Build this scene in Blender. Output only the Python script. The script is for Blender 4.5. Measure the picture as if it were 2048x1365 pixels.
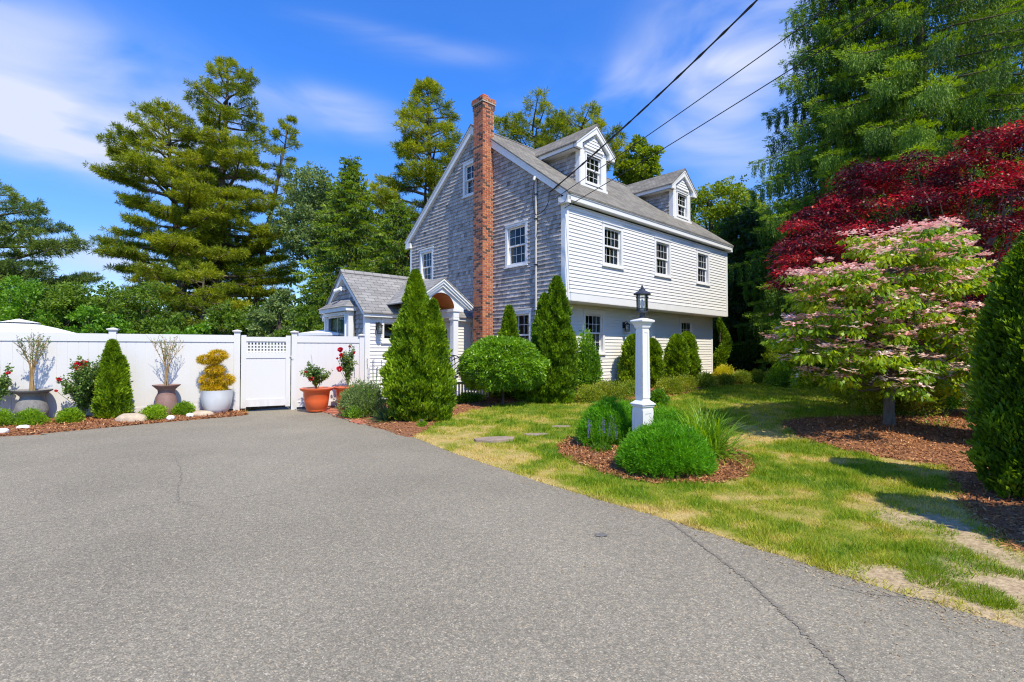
import bpy, math, random
import numpy as np
from mathutils import Vector, Matrix
R = math.radians
for o in list(bpy.data.objects): bpy.data.objects.remove(o)
SC = bpy.context.scene; COL = SC.collection
# ------------------------------------------------------------------ camera
FP = 980.0; PITCH = R(1.05); CAMH = 1.5
cd = bpy.data.cameras.new('camera'); cam = bpy.data.objects.new('camera', cd); COL.objects.link(cam)
cam.location = (0, 0, CAMH); cam.rotation_euler = (R(90) + PITCH, 0, 0)
cd.sensor_width = 36; cd.lens = FP / 2048 * 36; cd.clip_end = 2000; cd.clip_start = .05
SC.camera = cam
# ------------------------------------------------------------------ light
SUN_EL = R(54.5); SAZ = (.508, -.862)
SUNV = Vector((SAZ[0] * math.cos(SUN_EL), SAZ[1] * math.cos(SUN_EL), math.sin(SUN_EL)))
sl = bpy.data.lights.new('sun', 'SUN'); sun = bpy.data.objects.new('sun', sl); COL.objects.link(sun)
sun.location = (5, -10, 20); sl.energy = 4.4; sl.angle = R(.5); sl.color = (1, .905, .72)
sun.rotation_euler = SUNV.to_track_quat('Z', 'Y').to_euler()
SKY_S = .15
SC.view_settings.view_transform = 'Standard'; SC.view_settings.look = 'None'
SC.view_settings.exposure = 0.42; SC.view_settings.gamma = 1
SC.cycles.max_bounces = 6; SC.cycles.transparent_max_bounces = 12
SC.cycles.diffuse_bounces = 3; SC.cycles.glossy_bounces = 2; SC.cycles.transmission_bounces = 3
SC.cycles.use_denoising = True; SC.cycles.denoiser = 'OPENIMAGEDENOISE'; SC.cycles.denoising_input_passes = 'RGB_ALBEDO_NORMAL'; SC.cycles.denoising_prefilter = 'NONE'; SC.cycles.filter_width = 1.15; SC.cycles.use_adaptive_sampling = False; SC.cycles.sample_clamp_indirect = 4
SC.cycles.caustics_reflective = False; SC.cycles.caustics_refractive = False

def pxdir(x, y):
    dx = (x - 1024) / FP; dy = -(y - 682.5) / FP
    return np.array([dx, math.cos(PITCH) - dy * math.sin(PITCH), math.sin(PITCH) + dy * math.cos(PITCH)])

def make_world():
    w = bpy.data.worlds.new('World'); SC.world = w; w.use_nodes = True
    nt = w.node_tree; N = nt.nodes; L = nt.links; N.clear()
    out = N.new('ShaderNodeOutputWorld'); bg = N.new('ShaderNodeBackground')
    sky = N.new('ShaderNodeTexSky'); sky.sky_type = 'NISHITA'; sky.sun_disc = False
    sky.sun_elevation = SUN_EL; sky.sun_rotation = math.atan2(SAZ[0], SAZ[1])
    sky.altitude = 0; sky.air_density = 1.0; sky.dust_density = .3; sky.ozone_density = 3.0
    hs = N.new('ShaderNodeHueSaturation'); hs.inputs['Saturation'].default_value = 1.25
    hs.inputs['Value'].default_value = 1.0; hs.inputs['Hue'].default_value = .512
    L.new(sky.outputs[0], hs.inputs['Color'])
    tc = N.new('ShaderNodeTexCoord')
    nrm = N.new('ShaderNodeVectorMath'); nrm.operation = 'NORMALIZE'; L.new(tc.outputs['Generated'], nrm.inputs[0])
    # wispy cirrus noise, stretched sideways
    mp = N.new('ShaderNodeMapping'); mp.inputs['Scale'].default_value = (1.3, 1.3, 4.2); mp.inputs['Rotation'].default_value = (0, R(-6), 0)
    L.new(nrm.outputs[0], mp.inputs[0])
    n1 = N.new('ShaderNodeTexNoise'); n1.inputs['Scale'].default_value = 2.3; n1.inputs['Detail'].default_value = 5; n1.inputs['Roughness'].default_value = .45; n1.inputs['Distortion'].default_value = .8
    L.new(mp.outputs[0], n1.inputs['Vector'])
    r1 = N.new('ShaderNodeMapRange'); r1.inputs[1].default_value = .25; r1.inputs[2].default_value = .72; r1.interpolation_type = 'SMOOTHSTEP'
    L.new(n1.outputs[0], r1.inputs[0])
    # cloud patches: where in the sky the veils lie (direction, spread sideways, spread upwards, strength)
    patches = [(100, 200, .24, .075, 1.0), (250, 270, .17, .03, .6), (60, 285, .16, .035, .8), (655, 200, .10, .022, .85), (865, 107, .11, .016, .8),
               (720, 255, .08, .025, .55), (1250, 165, .20, .04, .6), (1480, 150, .11, .15, .7), (1480, 60, .14, .08, .7), (735, 60, .10, .012, .45), (190, 525, .12, .03, 1.0), (1430, 260, .1, .05, .6), (60, 50, .22, .05, .4)]
    acc = None
    for (px, py, sx, sz, st) in patches:
        d = pxdir(px, py); d = d / np.linalg.norm(d)
        side = np.array([d[1], -d[0], 0]); side /= np.linalg.norm(side); up = np.cross(side, d)
        def dot(v, s):
            a = N.new('ShaderNodeVectorMath'); a.operation = 'DOT_PRODUCT'; L.new(nrm.outputs[0], a.inputs[0]); a.inputs[1].default_value = tuple(v / s); return a.outputs['Value']
        def sq(o):
            m = N.new('ShaderNodeMath'); m.operation = 'MULTIPLY'; L.new(o, m.inputs[0]); L.new(o, m.inputs[1]); return m.outputs[0]
        a = N.new('ShaderNodeMath'); a.operation = 'ADD'; L.new(sq(dot(side, sx)), a.inputs[0]); L.new(sq(dot(up, sz)), a.inputs[1])
        e = N.new('ShaderNodeMath'); e.operation = 'POWER'; e.inputs[0].default_value = math.exp(-1); L.new(a.outputs[0], e.inputs[1])
        f = N.new('ShaderNodeMath'); f.operation = 'MULTIPLY'; L.new(e.outputs[0], f.inputs[0]); f.inputs[1].default_value = st
        # only the half of the sky in front of this direction
        g = N.new('ShaderNodeMath'); g.operation = 'GREATER_THAN'; L.new(dot(d, 1), g.inputs[0]); g.inputs[1].default_value = 0
        h = N.new('ShaderNodeMath'); h.operation = 'MULTIPLY'; L.new(f.outputs[0], h.inputs[0]); L.new(g.outputs[0], h.inputs[1])
        if acc is None: acc = h.outputs[0]
        else:
            m = N.new('ShaderNodeMath'); m.operation = 'ADD'; L.new(acc, m.inputs[0]); L.new(h.outputs[0], m.inputs[1]); acc = m.outputs[0]
    mm = N.new('ShaderNodeMath'); mm.operation = 'ADD'; L.new(acc, mm.inputs[0]); mm.inputs[1].default_value = .015
    cl = N.new('ShaderNodeMath'); cl.operation = 'MULTIPLY'; cl.use_clamp = True; L.new(mm.outputs[0], cl.inputs[0]); L.new(r1.outputs[0], cl.inputs[1])
    mix = N.new('ShaderNodeMixRGB'); L.new(cl.outputs[0], mix.inputs['Fac']); 
    sx = N.new('ShaderNodeSeparateXYZ'); L.new(nrm.outputs[0], sx.inputs[0]); tr = N.new('ShaderNodeValToRGB'); te = tr.color_ramp.elements
    te[0].position = 0; te[0].color = (.80, .82, .90, 1); te[1].position = 1; te[1].color = (.7, .9, 1.1, 1)
    for p_, c_ in ((.12, (.76, .86, 1.02)), (.25, (.70, 1.0, 1.24)), (.45, (.68, 1.22, 1.56)), (.65, (.68, 1.2, 1.5))): x_ = te.new(p_); x_.color = (*c_, 1)
    L.new(sx.outputs['Z'], tr.inputs[0]); tm = N.new('ShaderNodeVectorMath'); tm.operation = 'MULTIPLY'; L.new(hs.outputs[0], tm.inputs[0]); L.new(tr.outputs[0], tm.inputs[1])
    L.new(tm.outputs[0], mix.inputs['Color1']); mix.inputs['Color2'].default_value = (3.7, 4.05, 5.0, 1)
    L.new(mix.outputs[0], bg.inputs['Color']); bg.inputs['Strength'].default_value = SKY_S
    L.new(bg.outputs[0], out.inputs['Surface'])
make_world()

# ------------------------------------------------------------------ materials
def _p(b, k, v):
    if k in b.inputs: b.inputs[k].default_value = v
def mat(name, c, rough=.6, var=.12, vscale=8., bump=0., bscale=40., c2=None, metal=0., spec=.5, stretch=None):
    m = bpy.data.materials.new(name); m.use_nodes = True; nt = m.node_tree; N = nt.nodes; L = nt.links
    b = N['Principled BSDF']; _p(b, 'Roughness', rough); _p(b, 'Metallic', metal); _p(b, 'Specular IOR Level', spec)
    tc = N.new('ShaderNodeTexCoord'); src = tc.outputs['Object']
    if stretch:
        mp = N.new('ShaderNodeMapping'); mp.inputs['Scale'].default_value = stretch; L.new(src, mp.inputs[0]); src = mp.outputs[0]
    n = N.new('ShaderNodeTexNoise'); n.inputs['Scale'].default_value = vscale; n.inputs['Detail'].default_value = 6; n.inputs['Roughness'].default_value = .65
    L.new(src, n.inputs['Vector'])
    cr = N.new('ShaderNodeValToRGB'); cr.color_ramp.elements[0].position = .3; cr.color_ramp.elements[1].position = .72
    a = c2 if c2 else tuple(x * (1 - var) for x in c); d = c if c2 else tuple(min(1, x * (1 + var)) for x in c)
    cr.color_ramp.elements[0].color = (*a, 1); cr.color_ramp.elements[1].color = (*d, 1)
    L.new(n.outputs[0], cr.inputs[0]); L.new(cr.outputs[0], b.inputs['Base Color'])
    if bump:
        n2 = N.new('ShaderNodeTexNoise'); n2.inputs['Scale'].default_value = bscale; n2.inputs['Detail'].default_value = 4; L.new(src, n2.inputs['Vector'])
        bp = N.new('ShaderNodeBump'); bp.inputs['Strength'].default_value = bump; bp.inputs['Distance'].default_value = .02
        L.new(n2.outputs[0], bp.inputs['Height']); L.new(bp.outputs[0], b.inputs['Normal'])
    return m
def dirty(m, h=.35, col=(.36, .30, .22), amt=.55):
    """splash marks low down on painted and vinyl faces"""
    nt = m.node_tree; N = nt.nodes; L = nt.links; b = N['Principled BSDF']; src = b.inputs['Base Color'].links[0].from_socket
    tc = N.new('ShaderNodeTexCoord'); sp = N.new('ShaderNodeSeparateXYZ'); L.new(tc.outputs['Object'], sp.inputs[0]); mr = N.new('ShaderNodeMapRange'); mr.inputs[1].default_value = .02; mr.inputs[2].default_value = h; mr.inputs[3].default_value = 1; mr.inputs[4].default_value = 0; L.new(sp.outputs['Z'], mr.inputs[0])
    n = N.new('ShaderNodeTexNoise'); n.inputs['Scale'].default_value = 9; n.inputs['Detail'].default_value = 6; mp = N.new('ShaderNodeMapping'); mp.inputs['Scale'].default_value = (1, 1, .35); L.new(tc.outputs['Object'], mp.inputs[0]); L.new(mp.outputs[0], n.inputs['Vector'])
    n2 = N.new('ShaderNodeMapRange'); n2.inputs[1].default_value = .38; n2.inputs[2].default_value = .72; L.new(n.outputs[0], n2.inputs[0])
    m1 = N.new('ShaderNodeMath'); m1.operation = 'MULTIPLY'; L.new(mr.outputs[0], m1.inputs[0]); L.new(n2.outputs[0], m1.inputs[1]); m2 = N.new('ShaderNodeMath'); m2.operation = 'MULTIPLY'; L.new(m1.outputs[0], m2.inputs[0]); m2.inputs[1].default_value = amt
    mx = N.new('ShaderNodeMixRGB'); L.new(m2.outputs[0], mx.inputs[0]); L.new(src, mx.inputs[1]); mx.inputs[2].default_value = (*col, 1); L.new(mx.outputs[0], b.inputs['Base Color'])
def leafmat(name, stops, rough=.5, trans=.35, spec=.35, noise=.25, nscale=1.2):
    """foliage: colour runs over the per-leaf tint, a slow noise makes whole sprays vary"""
    m = bpy.data.materials.new(name); m.use_nodes = True; nt = m.node_tree; N = nt.nodes; L = nt.links
    b = N['Principled BSDF']; _p(b, 'Roughness', rough); _p(b, 'Specular IOR Level', spec)
    at = N.new('ShaderNodeAttribute'); at.attribute_name = 'tint'
    tc = N.new('ShaderNodeTexCoord'); n = N.new('ShaderNodeTexNoise'); n.inputs['Scale'].default_value = nscale; n.inputs['Detail'].default_value = 3
    L.new(tc.outputs['Object'], n.inputs['Vector'])
    ma = N.new('ShaderNodeMath'); ma.operation = 'MULTIPLY_ADD'; L.new(n.outputs[0], ma.inputs[0]); ma.inputs[1].default_value = noise * 2; ma.inputs[2].default_value = -noise
    ad = N.new('ShaderNodeMath'); ad.operation = 'ADD'; ad.use_clamp = True; L.new(at.outputs['Fac'], ad.inputs[0]); L.new(ma.outputs[0], ad.inputs[1])
    cr = N.new('ShaderNodeValToRGB'); e = cr.color_ramp.elements
    e[0].position = 0; e[0].color = (*stops[0], 1); e[1].position = 1; e[1].color = (*stops[-1], 1)
    for i, s in enumerate(stops[1:-1]): x = e.new((i + 1) / (len(stops) - 1)); x.color = (*s, 1)
    L.new(ad.outputs[0], cr.inputs[0]); L.new(cr.outputs[0], b.inputs['Base Color'])
    if trans:
        t = N.new('ShaderNodeBsdfTranslucent'); hs = N.new('ShaderNodeHueSaturation'); hs.inputs['Hue'].default_value = .485; hs.inputs['Value'].default_value = 1.5; hs.inputs['Saturation'].default_value = 1.1
        L.new(cr.outputs[0], hs.inputs['Color']); L.new(hs.outputs[0], t.inputs['Color'])
        mx = N.new('ShaderNodeMixShader'); mx.inputs[0].default_value = trans
        L.new(b.outputs[0], mx.inputs[1]); L.new(t.outputs[0], mx.inputs[2]); L.new(mx.outputs[0], N['Material Output'].inputs['Surface'])
    return m
def glassmat(name, alpha=.7, col=(.75, .8, .8)):
    m = bpy.data.materials.new(name); m.use_nodes = True; nt = m.node_tree; N = nt.nodes; L = nt.links
    g = N.new('ShaderNodeBsdfGlossy'); g.inputs['Roughness'].default_value = .03; g.inputs['Color'].default_value = (.9, .95, 1, 1)
    t = N.new('ShaderNodeBsdfTransparent'); t.inputs['Color'].default_value = (*col, 1)
    fr = N.new('ShaderNodeFresnel'); fr.inputs['IOR'].default_value = 1.5
    mx = N.new('ShaderNodeMixShader'); L.new(fr.outputs[0], mx.inputs[0]); L.new(t.outputs[0], mx.inputs[1]); L.new(g.outputs[0], mx.inputs[2])
    L.new(mx.outputs[0], N['Material Output'].inputs['Surface']); return m
def shinglemat(name, c1, c2, c3, bw=.17, bh=.14):
    """asphalt roof shingles laid on metre UVs"""
    m = bpy.data.materials.new(name); m.use_nodes = True; nt = m.node_tree; N = nt.nodes; L = nt.links; b = N['Principled BSDF']
    _p(b, 'Roughness', .92); _p(b, 'Specular IOR Level', .2)
    tc = N.new('ShaderNodeTexCoord'); br = N.new('ShaderNodeTexBrick')
    br.inputs['Scale'].default_value = 1; br.inputs['Brick Width'].default_value = bw; br.inputs['Row Height'].default_value = bh; br.inputs['Mortar Size'].default_value = .007
    br.inputs['Color1'].default_value = (*c1, 1); br.inputs['Color2'].default_value = (*c2, 1); br.inputs['Mortar'].default_value = (*c3, 1); br.inputs['Bias'].default_value = 0
    L.new(tc.outputs['UV'], br.inputs['Vector'])
    n = N.new('ShaderNodeTexNoise'); n.inputs['Scale'].default_value = 60; n.inputs['Detail'].default_value = 3; L.new(tc.outputs['UV'], n.inputs['Vector'])
    n2 = N.new('ShaderNodeTexNoise'); n2.inputs['Scale'].default_value = .9; n2.inputs['Detail'].default_value = 5; L.new(tc.outputs['UV'], n2.inputs['Vector'])
    ml = N.new('ShaderNodeMath'); ml.operation = 'MULTIPLY'; L.new(n.outputs[0], ml.inputs[0]); L.new(n2.outputs[0], ml.inputs[1])
    mr = N.new('ShaderNodeMapRange'); mr.inputs[1].default_value = .12; mr.inputs[2].default_value = .4; mr.inputs[3].default_value = .72; mr.inputs[4].default_value = 1.2; L.new(ml.outputs[0], mr.inputs[0])
    vm = N.new('ShaderNodeVectorMath'); vm.operation = 'SCALE'; L.new(br.outputs['Color'], vm.inputs[0]); L.new(mr.outputs[0], vm.inputs['Scale'])
    L.new(vm.outputs[0], b.inputs['Base Color'])
    bp = N.new('ShaderNodeBump'); bp.inputs['Strength'].default_value = .5; bp.inputs['Distance'].default_value = .01; L.new(br.outputs['Fac'], bp.inputs['Height']); bp.invert = True
    L.new(bp.outputs[0], b.inputs['Normal']); return m
def tintmat(name, stops, rough=.8, spec=.3, gn=30., gv=.25, stretch=(1, 1, 1), bump=.3):
    """solid pieces (bricks, wood shingles, chips): per-piece tint plus a grain"""
    m = bpy.data.materials.new(name); m.use_nodes = True; nt = m.node_tree; N = nt.nodes; L = nt.links; b = N['Principled BSDF']
    _p(b, 'Roughness', rough); _p(b, 'Specular IOR Level', spec)
    at = N.new('ShaderNodeAttribute'); at.attribute_name = 'tint'
    cr = N.new('ShaderNodeValToRGB'); e = cr.color_ramp.elements; e[0].color = (*stops[0], 1); e[1].color = (*stops[-1], 1); e[0].position = 0; e[1].position = 1
    for i, s in enumerate(stops[1:-1]): x = e.new((i + 1) / (len(stops) - 1)); x.color = (*s, 1)
    L.new(at.outputs['Fac'], cr.inputs[0])
    tc = N.new('ShaderNodeTexCoord'); mp = N.new('ShaderNodeMapping'); mp.inputs['Scale'].default_value = stretch; L.new(tc.outputs['Object'], mp.inputs[0])
    n = N.new('ShaderNodeTexNoise'); n.inputs['Scale'].default_value = gn; n.inputs['Detail'].default_value = 4; L.new(mp.outputs[0], n.inputs['Vector'])
    mr = N.new('ShaderNodeMapRange'); mr.inputs[1].default_value = .3; mr.inputs[2].default_value = .7; mr.inputs[3].default_value = 1 - gv; mr.inputs[4].default_value = 1 + gv; L.new(n.outputs[0], mr.inputs[0])
    vm = N.new('ShaderNodeVectorMath'); vm.operation = 'SCALE'; L.new(cr.outputs[0], vm.inputs[0]); L.new(mr.outputs[0], vm.inputs['Scale']); L.new(vm.outputs[0], b.inputs['Base Color'])
    bp = N.new('ShaderNodeBump'); bp.inputs['Strength'].default_value = bump; bp.inputs['Distance'].default_value = .01; L.new(n.outputs[0], bp.inputs['Height']); L.new(bp.outputs[0], b.inputs['Normal'])
    return m

M = {}
M['white'] = mat('white_paint', (.74, .74, .725), .45, .03, 3, bump=.03, bscale=20)
M['clap'] = mat('clapboard_paint', (.73, .725, .70), .5, .05, 1.5, stretch=(.4, .4, 4))
M['vinyl'] = mat('white_vinyl', (.66, .66, .655), .35, .02, 1.2)
dirty(M['vinyl'])
M['curtain'] = mat('pale_curtain', (.55, .53, .49), .9, .15, 6)
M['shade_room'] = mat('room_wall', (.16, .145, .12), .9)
M['glass'] = glassmat('window_glass'); M['lglass'] = glassmat('lantern_glass', col=(.93, .95, .95))
M['roof'] = shinglemat('grey_roof_shingle', (.17, .16, .14), (.26, .245, .21), (.10, .095, .085))
M['roof2'] = shinglemat('pale_grey_roof_shingle', (.24, .235, .23), (.32, .315, .305), (.09, .085, .085), .3, .14)
M['cedar'] = tintmat('weathered_cedar_shingle', [(.16, .148, .14), (.31, .29, .275), (.40, .375, .355), (.50, .475, .45)], .9, .2, 14, .28, (6, 6, .6), .4)
M['brick'] = tintmat('red_brick', [(.06, .045, .04), (.16, .075, .05), (.34, .10, .05), (.42, .13, .06), (.50, .20, .09), (.36, .105, .055)], .85, .25, 45, .22)
M['mortar'] = mat('mortar', (.46, .39, .32), .95, .2, 20)
M['terracotta'] = mat('terracotta', (.62, .15, .05), .5, .08, 6)
M['terra2'] = mat('orange_plastic_pot', (.80, .14, .035), .42, .05, 3, c2=(.70, .12, .035))
M['black'] = mat('black_iron', (.018, .018, .02), .45, .2, 10)
M['bronze'] = mat('dark_grey_metal', (.05, .055, .07), .42, .2, 10, metal=.3)
M['wood_ceiling'] = mat('varnished_board', (.60, .20, .035), .35, .2, 4, c2=(.42, .12, .02), stretch=(30, 1, 30))
M['concrete'] = mat('concrete', (.42, .41, .39), .9, .2, 6, bump=.2)
M['stonegrey'] = mat('flagstone', (.30, .23, .18), .85, .25, 5, bump=.4, bscale=12)
M['boulder'] = mat('tan_boulder', (.62, .50, .36), .85, .3, 7, bump=.7, bscale=10, c2=(.34, .27, .2))
M['whitestone'] = mat('white_stone', (.80, .78, .74), .6, .1, 10, bump=.4, bscale=10)
M['greypot'] = mat('grey_glazed_pot', (.62, .65, .67), .28, .07, 5)
M['darkurn'] = mat('weathered_grey_urn', (.22, .21, .20), .8, .3, 9, bump=.3)
M['redurn'] = mat('red_brown_urn', (.30, .20, .17), .8, .3, 9, bump=.3, c2=(.23, .12, .10))
M['walkbrick'] = tintmat('walk_brick', [(.26, .09, .06), (.42, .15, .09), (.5, .2, .13)], .85, .2, 20, .2)
M['bark'] = mat('bark', (.17, .135, .105), .95, .4, 6, bump=.9, bscale=9, c2=(.06, .045, .035), stretch=(3, 3, .7))
M['greybark'] = mat('grey_bark', (.24, .22, .19), .95, .4, 6, bump=.7, bscale=9, c2=(.10, .08, .07), stretch=(3, 3, .7))
M['twig'] = mat('pale_twig', (.36, .24, .10), .8, .3, 20)
M['wire'] = mat('black_cable', (.012, .012, .014), .5)
M['conduit'] = mat('painted_conduit', (.52, .51, .49), .5, .1, 5)
M['soil'] = mat('soil', (.05, .035, .025), .95, .4, 20, bump=.6)
M['ornament'] = mat('teal_ornament', (.35, .6, .55), .4)
M['blueblind'] = mat('blue_blind', (.06, .10, .22), .7)
M['canvas'] = mat('white_canvas', (.80, .80, .80), .8, .03, 3)

M['pine'] = leafmat('pine_needles', [(.05, .10, .012), (.14, .205, .014), (.31, .36, .02), (.48, .50, .03)], .6, .42, .3)
M['pine2'] = leafmat('blue_green_pine_needles', [(.04, .09, .03), (.10, .17, .035), (.19, .27, .04), (.30, .37, .05)], .55, .3, .3)
M['spruce'] = leafmat('spruce_needles', [(.022, .06, .008), (.06, .14, .012), (.15, .28, .016), (.32, .48, .03)], .6, .3, .35)
M['fir'] = leafmat('hemlock_needles', [(.03, .07, .010), (.07, .14, .013), (.15, .25, .018), (.26, .37, .028)], .5, .25, .35)
M['oak'] = leafmat('broad_leaves', [(.04, .085, .012), (.09, .17, .018), (.16, .27, .025), (.24, .36, .04)], .5, .4)
M['lime'] = leafmat('yellow_green_leaves', [(.08, .13, .012), (.16, .24, .02), (.26, .36, .025), (.36, .45, .04)], .5, .45)
M['bright'] = leafmat('bright_green_leaves', [(.045, .12, .012), (.10, .24, .018), (.18, .37, .03), (.28, .48, .05)], .42, .4)
M['silver'] = leafmat('grey_green_leaves', [(.07, .115, .035), (.13, .20, .055), (.22, .31, .09), (.32, .42, .16)], .5, .35)
M['dark'] = leafmat('shaded_understorey_leaves', [(.022, .045, .012), (.045, .085, .018), (.075, .135, .022), (.12, .19, .03)], .5, .3)  # greens darkened: shade of thickets and plant insides put into the colour
M['arb'] = leafmat('arborvitae_sprays', [(.035, .085, .006), (.10, .20, .010), (.21, .34, .014), (.36, .52, .024)], .5, .3, .3, .3, 3.)
M['arbd'] = leafmat('deep_green_arborvitae_sprays', [(.03, .07, .006), (.07, .15, .010), (.15, .27, .014), (.27, .43, .022)], .5, .3, .3, .3, 3.)
M['round'] = leafmat('glossy_green_leaves', [(.05, .12, .008), (.12, .26, .012), (.22, .42, .02), (.34, .56, .05)], .35, .35, .5, .2, 3)
M['box'] = leafmat('dwarf_conifer_leaves', [(.06, .14, .010), (.15, .29, .014), (.28, .46, .02), (.44, .62, .035)], .45, .4, .4, .2, 4)
M['azalea'] = leafmat('small_shrub_leaves', [(.07, .13, .012), (.20, .28, .02), (.36, .42, .035), (.55, .44, .10)], .5, .35, .35, .35, 2.5)
M['hedge'] = leafmat('low_hedge_leaves', [(.05, .11, .012), (.14, .24, .018), (.26, .36, .025), (.40, .40, .06)], .5, .35, .35, .3, 2)
M['gold'] = leafmat('gold_foliage', [(.16, .15, .010), (.42, .32, .012), (.70, .50, .02), (.85, .66, .05)], .5, .35, .3, .3, 6)
M['yellow'] = leafmat('yellow_green_foliage', [(.25, .27, .01), (.45, .45, .02), (.60, .58, .03), (.7, .66, .05)], .5, .35, .3, .2, 5)
M['red'] = leafmat('crimson_maple_leaves', [(.022, .006, .010), (.06, .008, .014), (.25, .018, .018), (.74, .055, .03)], .5, .25, .5, .40, 1.6)
M['redd'] = leafmat('purple_maple_leaves', [(.022, .008, .012), (.05, .012, .016), (.09, .018, .02), (.17, .03, .02)], .35, .3, .6, .3, 1.6)
M['dogleaf'] = leafmat('dogwood_leaves', [(.06, .16, .008), (.17, .33, .012), (.32, .48, .02), (.52, .58, .05)], .45, .5, .4, .25, 2)
M['bract'] = leafmat('pink_bracts', [(.78, .40, .38), (.85, .52, .48), (.88, .68, .60), (.88, .80, .68)], .6, .25, .2, .3, 2)
M['cosmos'] = leafmat('feathery_leaves', [(.04, .15, .006), (.09, .28, .010), (.15, .42, .014), (.26, .54, .025)], .5, .4, .3, .15, 4)
M['lily'] = leafmat('strap_leaves', [(.07, .18, .012), (.14, .30, .018), (.24, .42, .03), (.34, .52, .05)], .4, .4, .45, .2, 3)
M['yucca'] = leafmat('yucca_blades', [(.03, .075, .03), (.07, .14, .045), (.16, .24, .05), (.38, .44, .10)], .4, .25, .4, .15, 3)
M['rose'] = leafmat('rose_leaves', [(.045, .09, .02), (.09, .18, .03), (.16, .27, .045), (.26, .25, .07)], .4, .3, .5, .2, 4)
M['petal'] = leafmat('red_petals', [(.45, .008, .02), (.62, .012, .03), (.75, .02, .04), (.8, .05, .06)], .55, .25, .3, .1, 8)
M['violet'] = leafmat('violet_flowers', [(.08, .06, .25), (.14, .10, .38), (.22, .18, .5), (.4, .35, .6)], .6, .25, .3)
M['grass'] = leafmat('grass_blades', [(.08, .20, .008), (.22, .34, .016), (.44, .44, .05), (.66, .52, .19)], .55, .35, .25, .05, 2)
M['chip'] = tintmat('mulch_chip', [(.14, .05, .02), (.30, .12, .045), (.46, .21, .085), (.66, .40, .20)], .9, .2)
M['litter'] = tintmat('dry_leaf_bits', [(.16, .10, .05), (.34, .25, .14), (.52, .42, .26)], .9, .2)
M['petalwhite'] = leafmat('white_petals', [(.7, .7, .65), (.8, .8, .76), (.82, .82, .8)], .6, .2)

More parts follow.
